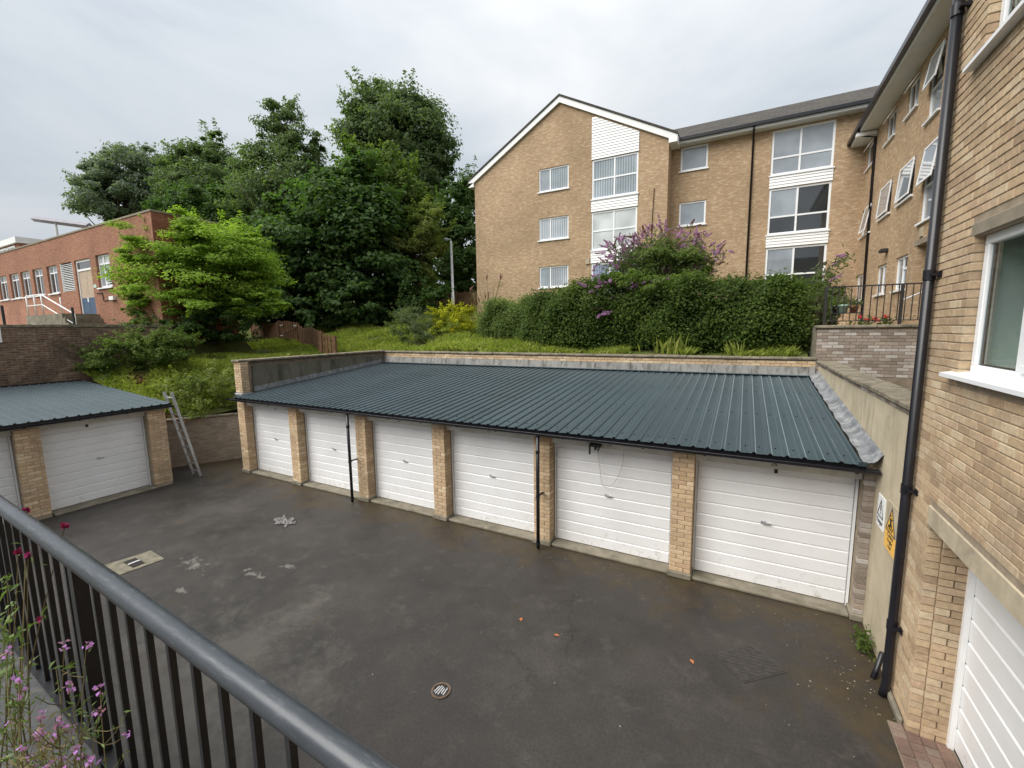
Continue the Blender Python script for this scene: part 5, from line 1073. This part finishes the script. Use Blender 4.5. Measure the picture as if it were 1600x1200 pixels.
tree('tree', 'dark tree half hidden by the gable wall', gxy(728, 36), 35, [(715, 320, 28, 38), (735, 300, 26, 26), (690, 345, 26, 32), (725, 385, 30, 48), (700, 420, 36, 40), (735, 430, 26, 40)], 34000, 0.24, 0.6, M['lf_dark'], 0.25, group=TG, cs=0.38, nclump=50)
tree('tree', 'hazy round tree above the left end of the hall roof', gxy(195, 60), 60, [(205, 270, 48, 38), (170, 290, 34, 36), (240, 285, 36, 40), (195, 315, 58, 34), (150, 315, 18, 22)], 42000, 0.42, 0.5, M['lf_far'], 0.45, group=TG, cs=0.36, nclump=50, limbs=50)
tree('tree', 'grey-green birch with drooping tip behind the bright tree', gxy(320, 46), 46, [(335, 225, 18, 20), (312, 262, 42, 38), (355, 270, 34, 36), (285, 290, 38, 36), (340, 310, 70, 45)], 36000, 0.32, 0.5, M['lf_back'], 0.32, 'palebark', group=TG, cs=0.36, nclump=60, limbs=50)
tree('tree', 'dark green elder filling the gap behind the bright tree', gxy(385, 34), 34, [(370, 330, 62, 42), (300, 330, 45, 36), (425, 350, 50, 48), (350, 380, 70, 45), (420, 420, 50, 60)], 40000, 0.25, 0.6, M['lf_dark'], 0.24, group=TG, cs=0.36, nclump=60)
SG = 'shrubs on the bank'
tree('shrub', 'dark bramble at the left end of the bank by the old wall', gxy(200, 15.2), 15.0, [(188, 558, 46, 26), (158, 577, 26, 15), (232, 540, 42, 28), (270, 540, 34, 26)], 13000, 0.085, 0.65, M['lf_mid'], 0.03, cat='shrub', group=SG, cs=0.4, nclump=26, limbs=14)
tree('shrub', 'leafy sapling growing at the corner of the brick hall', gxy(232, 18.2), 18.2, [(232, 478, 28, 30), (245, 510, 34, 24), (222, 505, 22, 22)], 5200, 0.12, 0.6, M['lf_mid'], 0.03, cat='shrub', group=SG, cs=0.4, nclump=22, limbs=14)
tree('shrub', 'dense dark shrub under the bright tree', gxy(300, 17.8), 17.8, [(290, 510, 50, 32), (340, 505, 45, 30), (270, 545, 40, 22), (330, 530, 50, 20)], 11000, 0.10, 0.6, M['lf_dark'], 0.04, cat='shrub', group=SG, cs=0.34, nclump=30, limbs=14)
tree('shrub', 'untidy yellowish shrub just above the ladder and low wall', gxy(300, 14.4), 14.2, [(300, 612, 42, 26), (335, 596, 32, 24), (272, 600, 24, 18), (318, 630, 44, 18), (355, 615, 20, 18)], 3800, 0.08, 0.55, M['lf_olive'], 0.025, cat='shrub', group=SG, cs=0.4, nclump=24, limbs=16)
tree('shrub', 'pale-leaved young shrub at the end of the left garage roof', gxy(178, 15.0), 15.0, [(178, 585, 22, 16), (190, 595, 24, 12), (172, 600, 16, 10)], 1300, 0.085, 0.6, M['lf_fore'], 0.018, cat='shrub', group=SG, cs=0.45, nclump=18, limbs=14)
tree('shrub', 'low dark undergrowth at the left behind the fence', gxy(440, 27), 26, [(420, 492, 50, 20), (480, 490, 45, 18)], 6000, 0.18, 0.7, M['lf_dark'], 0.04, cat='shrub', group=SG, cs=0.34, nclump=26, limbs=10)
tree('shrub', 'low dark undergrowth below the maple', gxy(590, 26.5), 25.5, [(560, 490, 45, 16), (610, 480, 50, 22), (660, 462, 40, 22)], 8000, 0.17, 0.7, M['lf_dark'], 0.04, cat='shrub', group=SG, cs=0.34, nclump=26, limbs=10)
tree('shrub', 'yellow flowering bush left of the clipped hedge', gxy(707, 19.5), 19.5, [(700, 489, 27, 12), (722, 491, 17, 12), (688, 495, 17, 11), (705, 506, 30, 12)], 5200, 0.07, 0.55, M['yellowleaf'], 0.025, cat='shrub', group=SG, cs=0.45, nclump=22, limbs=10)
tree('shrub', 'grey-green lavender-tipped shrub left of the yellow bush', gxy(650, 19), 19, [(650, 500, 28, 20), (632, 512, 20, 16), (668, 518, 22, 16), (650, 525, 28, 12)], 5200, 0.10, 0.25, M['lf_grey'], 0.02, cat='shrub', group=SG, cs=0.45, nclump=20, limbs=16)
# dried stalks by the gable corner
DS = empty('dried_shrub', (*gxy(765, 18.6), hz(*gxy(765, 18.6))), 'dried straw-coloured stalks with brown seed heads left of the hedge', 'shrub', SG)
dm = MB(); bz0 = Vector((*gxy(763, 18.6), hz(*gxy(763, 18.6))-0.1)); tips = []
for k in range(26):
    tp = Vector(at_d(random.uniform(735, 795), random.uniform(432, 490), 18.6+random.uniform(-.4, .4))); md = bz0.lerp(tp, 0.5)+Vector((random.uniform(-.1, .1), 0, 0.1)); dm.tube([bz0+Vector((random.uniform(-.15, .15), random.uniform(-.1, .1), 0)), md, tp], [0.02, 0.014, 0.007], 4); tips.append(tp)
dm.build('stalks', M['lf_dry'], DS)
sp_m = MB().tube([(0, 0, -0.12), (0, 0, -0.06), (0, 0, 0.06), (0, 0, 0.16)], [0.01, 0.03, 0.022, 0.004], 6).mesh('seed_head'); sp_m.materials.append(M['flower_dead'])
for tp in tips[:16]:
    o = bpy.data.objects.new('seed_head', sp_m); put(o, tp, DS); o.rotation_euler = (random.uniform(-.5, .5), random.uniform(-.2, .9), 0)
leaves('foliage', DS, np.concatenate([np.array(bz0.lerp(t, random.uniform(.25, .95)))[None]+rng.normal(0, .07, (40, 3)) for t in tips]), 0.10, 0.25, M['lf_dry'])
# hedge
def hedge(name, label, pts, nleaf, mat, leaf=0.075):
    """pts: (x, y centre, half depth, top z) along the hedge; leaves in clumps over a bulging clipped body"""
    x0, x1 = pts[0][0], pts[-1][0]; root = empty(name, ((x0+x1)/2, pts[0][1], hz((x0+x1)/2, pts[0][1])), label, 'hedge')
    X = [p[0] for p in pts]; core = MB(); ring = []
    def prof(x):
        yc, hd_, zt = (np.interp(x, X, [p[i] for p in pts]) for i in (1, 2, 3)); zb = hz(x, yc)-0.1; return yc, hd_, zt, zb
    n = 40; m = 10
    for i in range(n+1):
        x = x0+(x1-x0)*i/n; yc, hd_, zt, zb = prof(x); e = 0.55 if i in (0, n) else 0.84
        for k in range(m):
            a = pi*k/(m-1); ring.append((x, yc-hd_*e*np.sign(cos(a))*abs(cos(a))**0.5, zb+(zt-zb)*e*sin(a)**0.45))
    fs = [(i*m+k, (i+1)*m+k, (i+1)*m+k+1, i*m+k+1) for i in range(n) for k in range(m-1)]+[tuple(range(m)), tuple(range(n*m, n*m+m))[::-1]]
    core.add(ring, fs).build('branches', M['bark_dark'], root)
    nc = nleaf//45; C, O = [], []
    for i in range(nc):
        x = rng.uniform(x0, x1); yc, hd_, zt, zb = prof(x); u = rng.uniform(0, 1); hgt_ = zt-zb
        if u < 0.62: f = rng.uniform(0.02, 1.0); y_, z_, o_ = yc-hd_*(1-0.35*f**3), zb+hgt_*f, np.array([0, -1, 0.25+f*0.4])
        else: f = rng.uniform(-0.7, 0.8); y_, z_, o_ = yc+hd_*f, zt-0.25*abs(f)**3, np.array([0, f*0.5, 1.0])
        bul = 0.13*sin(x*2.3+z_*2)+0.10*sin(x*5.1-z_*3)+0.16*max(0, sin(x*1.15+0.6))*sin(z_*1.6)+rng.normal(0, 0.06)
        c = np.array([x, y_-bul, z_+bul*0.7]); C.append(c+rng.normal(0, 1, (45, 3))*[0.17, 0.12, 0.13]); O.append(np.repeat(o_[None], 45, 0))
    for i in range(nc//14):
        x = rng.uniform(x0, x1); yc, hd_, zt, zb = prof(x); t = rng.uniform(0, 1, 22)[:, None]; v = np.array([rng.normal(0, .12), rng.normal(-.06, .12), rng.uniform(.18, .42)]); C.append(np.array([x, yc+hd_*rng.uniform(-.8, .3), zt-0.05])+v*t+rng.normal(0, .035, (22, 3))); O.append(np.repeat(np.array([[0, 0, 1.0]]), 22, 0))
    leaves('foliage', root, np.concatenate(C), leaf, 0.6, mat, 0.3, np.concatenate(O)); return root
hedge('hedge', 'long clipped dark green hedge behind the back wall', [(-7.2, 15.2, 0.7, 4.63), (-6.7, 15.1, 0.95, 5.03), (-5.6, 14.9, 1.05, 5.38), (-4.4, 14.85, 1.1, 5.54), (-3.0, 14.9, 1.0, 5.38), (-1.8, 14.8, 1.15, 5.43), (-0.6, 14.9, 1.0, 5.26), (0.4, 14.8, 1.1, 5.30), (1.4, 14.7, 0.85, 4.98)], 62000, M['lf_hedge'], 0.085)
hedge('hedge', 'lower rounded hedge at the left end of the clipped hedge', [(-10.1, 16.6, 0.5, 4.5), (-9.5, 16.4, 0.8, 4.95), (-8.7, 16.2, 0.85, 5.05), (-8.1, 16.1, 0.75, 5.0), (-7.4, 16.0, 0.9, 5.35)], 15000, M['lf_mid'], 0.085)
tree('shrub', 'lighter climbing shrub between the hedge and the terrace wall', (1.15, 14.4), 14.0, [(1235, 500, 42, 50, 0.2), (1250, 465, 40, 24, 0.4), (1220, 535, 34, 22), (1258, 530, 24, 28)], 15000, 0.095, 0.65, M['lf_mid'], 0.04, cat='shrub', group=SG, cs=0.34, nclump=40, limbs=16)
# buddleias: arching stems, narrow leaves, purple flower spikes
spike = MB().tube([(0, 0, 0), (0, 0, 0.06), (0.01, 0, 0.16), (0.035, 0, 0.26), (0.07, 0, 0.33)], [0.012, 0.040, 0.036, 0.022, 0.005], 7)
def spike_mesh(mat):
    n = 150; t = rng.uniform(0, 1, n)**0.8; z = t*0.32; r = 0.045*(1-t*0.85)*np.minimum(1, t*6+0.3); a = rng.uniform(0, 2*pi, n)
    C = np.stack([r*np.cos(a)+0.075*t**2, r*np.sin(a), z], 1); o = leaves('tmp_spike', None, C, 0.034, 0.8, mat, 0.2); me = o.data
    off = o.location.copy(); bpy.data.objects.remove(o); me.transform(Matrix.Translation(off)); me.name = 'flower_spike'; return me
SPK, SPD = spike_mesh(M['flower']), spike_mesh(M['flower_dead'])
def buddleia(label, base, d, tipf, n, leafn, dead=0.25, spikes=70, fill=(), low=()):
    bx, by_ = base; bz = hz(bx, by_); root = empty('buddleia', (bx, by_, bz), label, 'shrub'); tm = MB(); C = []; tips = []
    for k in range(n):
        px, py = tipf(); tp = Vector(at_d(px, py, d+random.uniform(-0.9, 0.8))); b0 = Vector((bx+random.uniform(-.2, .2), by_+random.uniform(-.15, .15), bz-0.1)); md = b0.lerp(tp, 0.55)+Vector((0, 0, 0.35*(tp-b0).length*0.4))
        pts = []
        for t in np.linspace(0, 1, 7): pts.append(b0.lerp(md, t).lerp(md.lerp(tp, t), t))
        tm.tube(pts, list(np.linspace(0.013, 0.004, 7)), 5); tips.append((tp, (pts[-1]-pts[-2]).normalized()))
        for t in rng.uniform(0.35, 1.0, leafn):
            i = min(5, int(t*6)); q = pts[i].lerp(pts[i+1], t*6-i); C.append(np.array(q)+rng.normal(0, 0.13, 3))
    tm.build('stems', M['bark'], root); leaves('foliage', root, np.array(C), 0.17, 0.26, M['lf_bud'], 0.25)
    if fill:
        for (fx_, fy_, frx, fry, fn, *dd) in fill: p_, o_, _ = clumped(at_d(fx_, fy_, d+(dd[0] if dd else 0)), (frx*d/FPX, frx*d/FPX*0.8, fry*d/FPX), 30, fn, 0.4); leaves('inner_foliage', root, p_, 0.15, 0.3, M['lf_mid'], 0.3, o_)
    tips += [(Vector(at_d(*q)), Vector((random.uniform(-1, 1), -0.5, 0.25))) for q in low]
    for k in range(spikes):
        tp, dv = tips[k % len(tips)]; q = tp+Vector(rng.normal(0, 0.12, 3)) if k >= len(tips) else tp
        o = bpy.data.objects.new('flower_spike', SPD if random.random() < dead else SPK); put(o, q, root)
        o.rotation_euler = (dv+Vector((random.uniform(-1, 1), random.uniform(-.8, .4), random.uniform(-.7, .3)))).to_track_quat('Z', 'Y').to_euler(); s_ = random.uniform(0.8, 1.25); o.scale = (s_, s_, s_)
    return root
def tip_big():
    a = random.uniform(0, 2*pi); r = math.sqrt(random.uniform(0.08, 1)); return 1037+95*r*cos(a), 402+46*r*sin(a)
buddleia('large buddleia with purple flower spikes rising over the hedge', (-2.6, 15.2), 15.6, tip_big, 120, 70, 0.15, 290, [(1037, 418, 78, 34, 9000), (990, 452, 50, 22, 2500, -1.7), (1075, 448, 40, 18, 1500, -1.7)], [(random.gauss(1000, 45), random.gauss(455, 16), 13.75) for _ in range(26)])
def tip_small(): return random.uniform(1265, 1325), random.uniform(395, 500)
buddleia('small straggly buddleia with few purple spikes beside the terrace railing', (1.35, 14.1), 13.6, tip_small, 22, 60, 0.3, 12, [(1290, 470, 26, 40, 1800)])
# ------------------------------------------------------------------ grass, weeds and mulch
def grass_patch(name, label, pts, h, wdt, mat, lk=0.4):
    n = len(pts); b = np.array(pts); a = rng.uniform(0, 2*pi, n); l = h*(rng.uniform(0.5, 1.3, n)); lean = rng.normal(0, 1, (n, 2))*(l*lk)[:, None]
    side = np.stack([np.cos(a), np.sin(a), np.zeros(n)], 1)*wdt/2; mid = b+np.concatenate([lean*0.35, (l*0.6)[:, None]], 1); tip = b+np.concatenate([lean, (l*(0.85))[:, None]], 1)
    V = np.empty((n, 4, 3)); V[:, 0] = b-side; V[:, 1] = b+side; V[:, 2] = tip+side*0.15; V[:, 3] = mid-side*0.9
    o = quads(name, None, V, mat); return tag(o, label, 'grass', kind='stuff')
def scatter(n, x0, x1, y0, y1, cond=lambda x, y: True):
    P_ = []
    while len(P_) < n:
        x, y = random.uniform(x0, x1), random.uniform(y0, y1)
        if bank_keep(x, y) and cond(x, y): P_.append((x, y, hz(x, y)-0.02))
    return P_
clump = lambda x, y: math.sin(x*2.1+1.3*math.sin(y*1.7))+math.sin(y*2.7+x*0.8) > -0.9+random.uniform(-.6, .6)
grass_patch('grass', 'long grass on the bank left of the garages', scatter(42000, -19.5, -13.2, 6, 14, lambda x, y: clump(x, y) and sdist(x, y) > 0.35), 0.20, 0.020, M['grass'])
grass_patch('grass', 'long grass behind the back wall and up to the trees', scatter(52000, -24, -5.5, 13.3, 22, clump), 0.26, 0.024, M['grass'])
grass_patch('weeds', 'tall weeds along the top of the back wall', scatter(9000, -12.5, 1.4, 13.3, 14.3, lambda x, y: math.sin(x*3.1)+math.sin(x*1.3+1) > 0.1), 0.26, 0.018, M['grass'])
grass_patch('tall_grass', 'tuft of tall iris-like blades in front of the hedge', [(random.gauss(-1.95, 0.26), random.uniform(13.35, 13.75), 3.2) for _ in range(90)], 0.8, 0.020, M['grass'], 0.12)
grass_patch('tall_grass', 'smaller tuft of tall blades near the terrace end of the hedge', [(random.gauss(-0.2, 0.15), random.uniform(13.35, 13.7), 3.2) for _ in range(40)], 0.55, 0.018, M['grass'], 0.18)
mc = leaves('bark_mulch', None, [(random.gauss(-16.9, 0.75), random.gauss(6.6, 0.3), 0) for _ in range(5000)], 0.06, 0.5, M['bark_dust'], 1.2)
me = mc.data; co_ = np.empty(len(me.vertices)*3, np.float32); me.vertices.foreach_get('co', co_); co_ = co_.reshape(-1, 3); of = np.array(mc.location)
for q in range(0, len(co_), 4):
    c = co_[q:q+4].mean(0)+of; co_[q:q+4, 2] += hz(c[0], c[1])+0.03-of[2]-c[2]+of[2]
me.vertices.foreach_set('co', co_.ravel()); me.update(); tag(mc, 'reddish bark mulch above the low wall', 'mulch', kind='stuff')
# ------------------------------------------------------------------ things on the courtyard
RG = MB(); rq = at_z(445, 815, 0); nU = 22; vs = []
for i in range(nU):
    for j in range(nU):
        u, v = i/(nU-1)-0.5, j/(nU-1)-0.5; r_ = math.hypot(u, v)*2
        vs.append((rq[0]+u*0.55+0.05*sin(v*9), rq[1]+v*0.30+0.05*sin(u*11), 0.012+max(0, 0.045*(1-r_)*(1.1+sin(u*23+v*9)*0.7+sin(v*31-u*7)*0.6))+0.01*abs(sin(u*40+v*17))))
RG.add(vs, [(i*nU+j, (i+1)*nU+j, (i+1)*nU+j+1, i*nU+j+1) for i in range(nU-1) for j in range(nU-1)])
tag(RG.build('rag', M['cloth'], smooth=True), 'crumpled grey rag lying on the asphalt', 'rag')
def cover(name, label, px, z=0.004):
    c = [at_z(x, y) for x, y in px]; return [(p[0], p[1]) for p in c]
# gully with concrete surround
GU = empty('drain_grate', (*at_z(211, 880)[:2], 0), 'rectangular drain grate in a pale concrete surround', 'drain')
gc = at_z(211, 881); gx_, gy_ = gc[0], gc[1]
MB().prism([tuple(at_z(*q)[:2]) for q in ((163, 884), (236, 861), (257, 874), (188, 899))], 'z', 0.0, 0.012).build('surround', M['concrete2'], GU)
box('pit', M['ink'], (gx_-0.22, gx_+0.16, gy_-0.09, gy_+0.09, 0.0125, 0.016), GU)
for k in range(7): box('grate_bar', M['lamp'] if k == 3 else M['cover'], (gx_-0.215+k*0.054, gx_-0.185+k*0.054, gy_-0.085, gy_+0.085, 0.0165, 0.026), GU)
# square chequer cover
SC = empty('manhole_cover', (*at_z(1173, 1036)[:2], 0), 'square chequered manhole cover near the right-hand garage', 'manhole')
c4 = [at_z(*q) for q in ((1113, 1021), (1174, 1006), (1233, 1050), (1163, 1068))]; cc = sum(c4)/4
MB().prism([(p[0], p[1]) for p in c4], 'z', 0.0, 0.006).build('frame', M['cover'], SC); inn = [cc+(p-cc)*0.93 for p in c4]
MB().prism([(p[0], p[1]) for p in inn], 'z', 0.0062, 0.010).build('plate', M['cover'], SC)
tm = MB()
for i in range(11):
    for j in range(11):
        u, v = (i+0.7)/11.4, (j+0.7)/11.4; p = inn[0]*(1-u)*(1-v)+inn[1]*u*(1-v)+inn[2]*u*v+inn[3]*(1-u)*v; w_, l_ = (0.022, 0.008) if (i+j) % 2 else (0.008, 0.022); tm.box(p[0]-w_, p[0]+w_, p[1]-l_, p[1]+l_, 0.010, 0.014)
tag(tm.build('chequer_studs', M['cover'], SC), kind='stuff')
# round stop-cock cover
RC = empty('manhole_cover', (*at_z(689, 1080)[:2], 0), 'small round rusty-rimmed cover in the middle of the courtyard', 'manhole'); rc = at_z(689, 1080)
ring = MB(); no = 24
for k in range(no):
    a0_, a1_ = 2*pi*k/no, 2*pi*(k+1)/no; q = [(0.115, a0_), (0.115, a1_), (0.092, a1_), (0.092, a0_)]
    ring.add([(rc[0]+r*cos(a), rc[1]+r*sin(a), z) for z in (0.0, 0.014) for r, a in q], [(4, 5, 6, 7), (0, 1, 5, 4), (2, 3, 7, 6)])
ring.build('rim', M['rust'], RC); MB().tube([(rc[0], rc[1], 0.0), (rc[0], rc[1], 0.006)], 0.092, 20).build('lid', M['iron'], RC)
lm = MB()
for k in range(5): lm.tube([(rc[0]-0.06+k*0.03, rc[1]-0.05+random.uniform(-.02, .02), 0.010), (rc[0]-0.05+k*0.025, rc[1]+0.05+random.uniform(-.02, .02), 0.010)], 0.006, 5)
lm.build('lid_ribs', M['lamp'], RC)
leafm = MB().add([(-0.04, 0, 0.002), (0, -0.028, 0.012), (0.045, 0, 0.004), (0, 0.028, 0.014), (0, 0, 0.006)], [(0, 1, 4), (1, 2, 4), (2, 3, 4), (3, 0, 4)]).mesh('fallen_leaf'); leafm.materials.append(M['deadleaf'])
for (x, y), lab in (((814, 968), 'orange fallen leaf, leftmost of three on the asphalt'), ((870, 993), 'orange fallen leaf, middle one of three on the asphalt'), ((1081, 1034), 'orange fallen leaf, nearest the square manhole cover')):
    o = bpy.data.objects.new('fallen_leaf', leafm); p = at_z(x, y); put(o, (p[0], p[1], 0.0), None); o.rotation_euler = (0, 0, random.uniform(0, 6)); tag(o, lab, 'leaf', 'fallen leaves on the asphalt')
lt = [(random.uniform(-6, 1.5), random.uniform(2.2, 6.9), 0.006) for _ in range(45)]+[(random.uniform(-12, 1.5), random.uniform(6.6, 7.15), 0.006) for _ in range(110)]+[(random.gauss(1.3, 0.25), random.gauss(5.9, 0.5), 0.006) for _ in range(60)]
tag(leaves('litter', None, lt, 0.017, 0.5, M['litter'], 3.0, fold=0.03), 'tiny pale bits of litter scattered over the asphalt', 'litter', kind='stuff')
WD = empty('weed', (1.55, 6.5, 0), 'small green weed in the corner below the warning signs', 'plant')
leaves('foliage', WD, rng.normal(0, 1, (130, 3))*[0.05, 0.12, 0.05]+[1.56, 6.62, 0.09], 0.07, 0.45, M['lf_mid']); MB().tube([(1.57, 6.6, 0.0), (1.56, 6.6, 0.12)], 0.006, 5).build('stem', M['lf_dry'], WD)
# ------------------------------------------------------------------ deck and front railing
SLP = 0.0395; RY = 0.502          # the railing runs almost along X, turned by about two degrees
def ry(x): return RY-SLP*x
dk = MB().prism([(-9, -3.0), (1.64, -3.0), (1.64, ry(1.64)+0.035), (-9, ry(-9)+0.035)], 'z', 0.0, 2.33).build('deck', M['deckgrey']); tag(dk, 'grey walkway deck behind the front railing', kind='structure')
HR = empty('railing', (0, RY, 2.33), 'black railing with broad rounded handrail in the foreground', 'railing')
HY, HZ = RY, 3.30; HW = 0.029
pr = [(HY-HW, HZ-0.030), (HY-HW, HZ-0.012)] + [(HY-HW*cos(a), HZ-0.012+0.023*sin(a)) for a in np.linspace(0.2, pi-0.2, 9)] + [(HY+HW, HZ-0.012), (HY+HW, HZ-0.030), (HY+0.026, HZ-0.034), (HY-0.026, HZ-0.034)]
hm = MB(); n_ = len(pr); xs_ = np.linspace(-8, 0.3, 60); vs = []
for x in xs_: vs += [(x, y+0.0025*sin(x*2.3), z+0.003*sin(x*1.7+1)) for y, z in pr]
hm.add(vs, [(i*n_+k, i*n_+(k+1) % n_, (i+1)*n_+(k+1) % n_, (i+1)*n_+k) for i in range(59) for k in range(n_)]+[tuple(range(n_))[::-1], tuple(range(59*n_, 60*n_))]); hm.build('handrail', M['handrail'], HR, True)
box('flat_bar', M['blackpaint'], (-8, 0.3, HY-0.025, HY+0.025, HZ-0.046, HZ-0.0345), HR)
box('bottom_rail', M['blackpaint'], (-8, 0.3, HY-0.025, HY+0.025, 2.425, 2.437), HR)
bx_ = MB().box(-0.009, 0.009, -0.009, 0.009, 2.437-2.85, HZ-0.046-2.85).mesh('baluster'); bx_.materials.append(M['blackpaint'])
for x in np.arange(-7.98, 0.25, 0.151):
    if min(abs(x+2.27), abs(x+4.1), abs(x+0.44), abs(x+5.94)) < 0.045: continue
    o = bpy.data.objects.new('baluster', bx_); put(o, (x, HY, 2.85), HR); o.rotation_euler = (0, random.uniform(-.006, .006), 0)
for x in (-2.27, -4.1, -0.44, -5.94): box('post', M['blackpaint'], (x-0.024, x+0.024, HY-0.022, HY+0.022, 2.331, HZ-0.047), HR); box('post_foot', M['blackpaint'], (x-0.06, x+0.06, HY-0.06, HY+0.03, 2.3305, 2.34), HR)
HR.rotation_euler = (0, 0, -math.atan(SLP))
ed = MB().prism([(-9, ry(-9)-0.16), (1.6, ry(1.6)-0.16), (1.6, ry(1.6)+0.03), (-9, ry(-9)+0.03)], 'z', 2.3302, 2.3304+0.012).build('deck_edging', M['deckgrey']); tag(ed, kind='structure')
# ------------------------------------------------------------------ foreground flowers
def flower_plant(name, label, base, tips, leafmat_, petal, leaf_len, stem_r=0.0022, twigs=5, head=0.018, nh=9, leafn=14):
    root = empty(name, base, label, 'plant'); st_ = MB(); LC_, FC = [], []; b0 = Vector(base)
    for tp in tips:
        tp = Vector(tp); b1 = b0+Vector((random.uniform(-.07, .07), random.uniform(-.05, .05), -0.01)); md = b1.lerp(tp, 0.5)+Vector((random.uniform(-.05, .05), random.uniform(-.03, .03), 0.06))
        pts = [b1.lerp(md, t).lerp(md.lerp(tp, t), t) for t in np.linspace(0, 1, 7)]; st_.tube(pts, list(np.linspace(stem_r*1.3, stem_r*0.6, 7)), 5)
        FC.append(np.array(tp)+rng.normal(0, 1, (max(nh, 7), 3)).clip(-1.1, 1.1)*[head*0.6, head*0.6, head*0.7])
        for t in rng.uniform(0.15, 0.97, leafn): i = min(5, int(t*6)); LC_.append(np.array(pts[i].lerp(pts[i+1], t*6-i))+rng.normal(0, leaf_len*0.28, 3))
        for k in range(twigs):
            i = random.randint(1, 5); s_ = pts[i]; e_ = s_+Vector((random.uniform(-.09, .09), random.uniform(-.06, .06), random.uniform(.02, .13))); st_.tube([s_, s_.lerp(e_, .5)+Vector((0, 0, -.01)), e_], [stem_r*0.7, stem_r*.6, stem_r*.4], 4)
            for t in (0.4, 0.7, 1.0): LC_.append(np.array(s_.lerp(e_, t))+rng.normal(0, 0.006, 3))
            if random.random() < 0.08: FC.append(np.array(e_)+rng.normal(0, 1, (max(5, nh//2), 3))*head*0.35)
    st_.build('stems', M['lf_dry'], root); leaves('foliage', root, np.array(LC_), leaf_len, 0.2, leafmat_, 0.3); [leaves('flower_head', root, q, 0.016, 0.85, petal, 0.3) for q in FC]
    return root
def fp(x, y, Y): return tuple(at_y(x, y, Y))
flower_plant('wallflower', 'wispy lilac-flowered plant filling the bottom left corner', (-2.05, 0.36, 2.345), [fp(100, 1010, .47), fp(25, 1095, .40), fp(15, 1130, .38), fp(62, 1120, .42), fp(30, 1060, .42), fp(50, 1190, .36), fp(10, 1020, .42), fp(80, 1160, .40)], M['lf_fore'], M['lilac'], 0.035, 0.0022, 9)
flower_plant('wallflower', 'lilac-flowered stems leaning through the front railing near its post', (-1.85, 0.42, 2.345), [fp(135, 1008, .52), fp(155, 1110, .50), fp(157, 1078, .52), fp(107, 1075, .47), fp(110, 1140, .46), fp(130, 1180, .46)], M['lf_fore'], M['lilac'], 0.032, 0.0022, 7)
flower_plant('wallflower', 'dry tangled flower stems at the very bottom left', (-1.75, 0.33, 2.345), [fp(60, 1150, .36), fp(90, 1130, .38), fp(120, 1170, .40), fp(35, 1170, .34), fp(75, 1195, .36), fp(140, 1190, .42)], M['lf_dry'], M['lilac'], 0.035, 0.002, 12, 0.012, 6)
flower_plant('penstemon', 'tall plant with dark magenta bell flowers at the left of the handrail', (-2.75, 0.44, 2.345), [fp(42, 797, .66), fp(44, 868, .60), fp(102, 821, .68), fp(28, 862, .56)], M['lf_fore'], M['magenta'], 0.06, 0.0028, 1, 0.012, 22, 4)
flower_plant('leafy_plant', 'green broad-leaved stems at the left edge behind the railing', (-2.62, 0.40, 2.345), [fp(18, 950, .46), fp(35, 985, .46), fp(8, 1000, .44), fp(10, 905, .48), fp(22, 1030, .42)], M['lf_fore'], M['lf_fore'], 0.065, 0.0025, 2, 0.02, 4, 7)
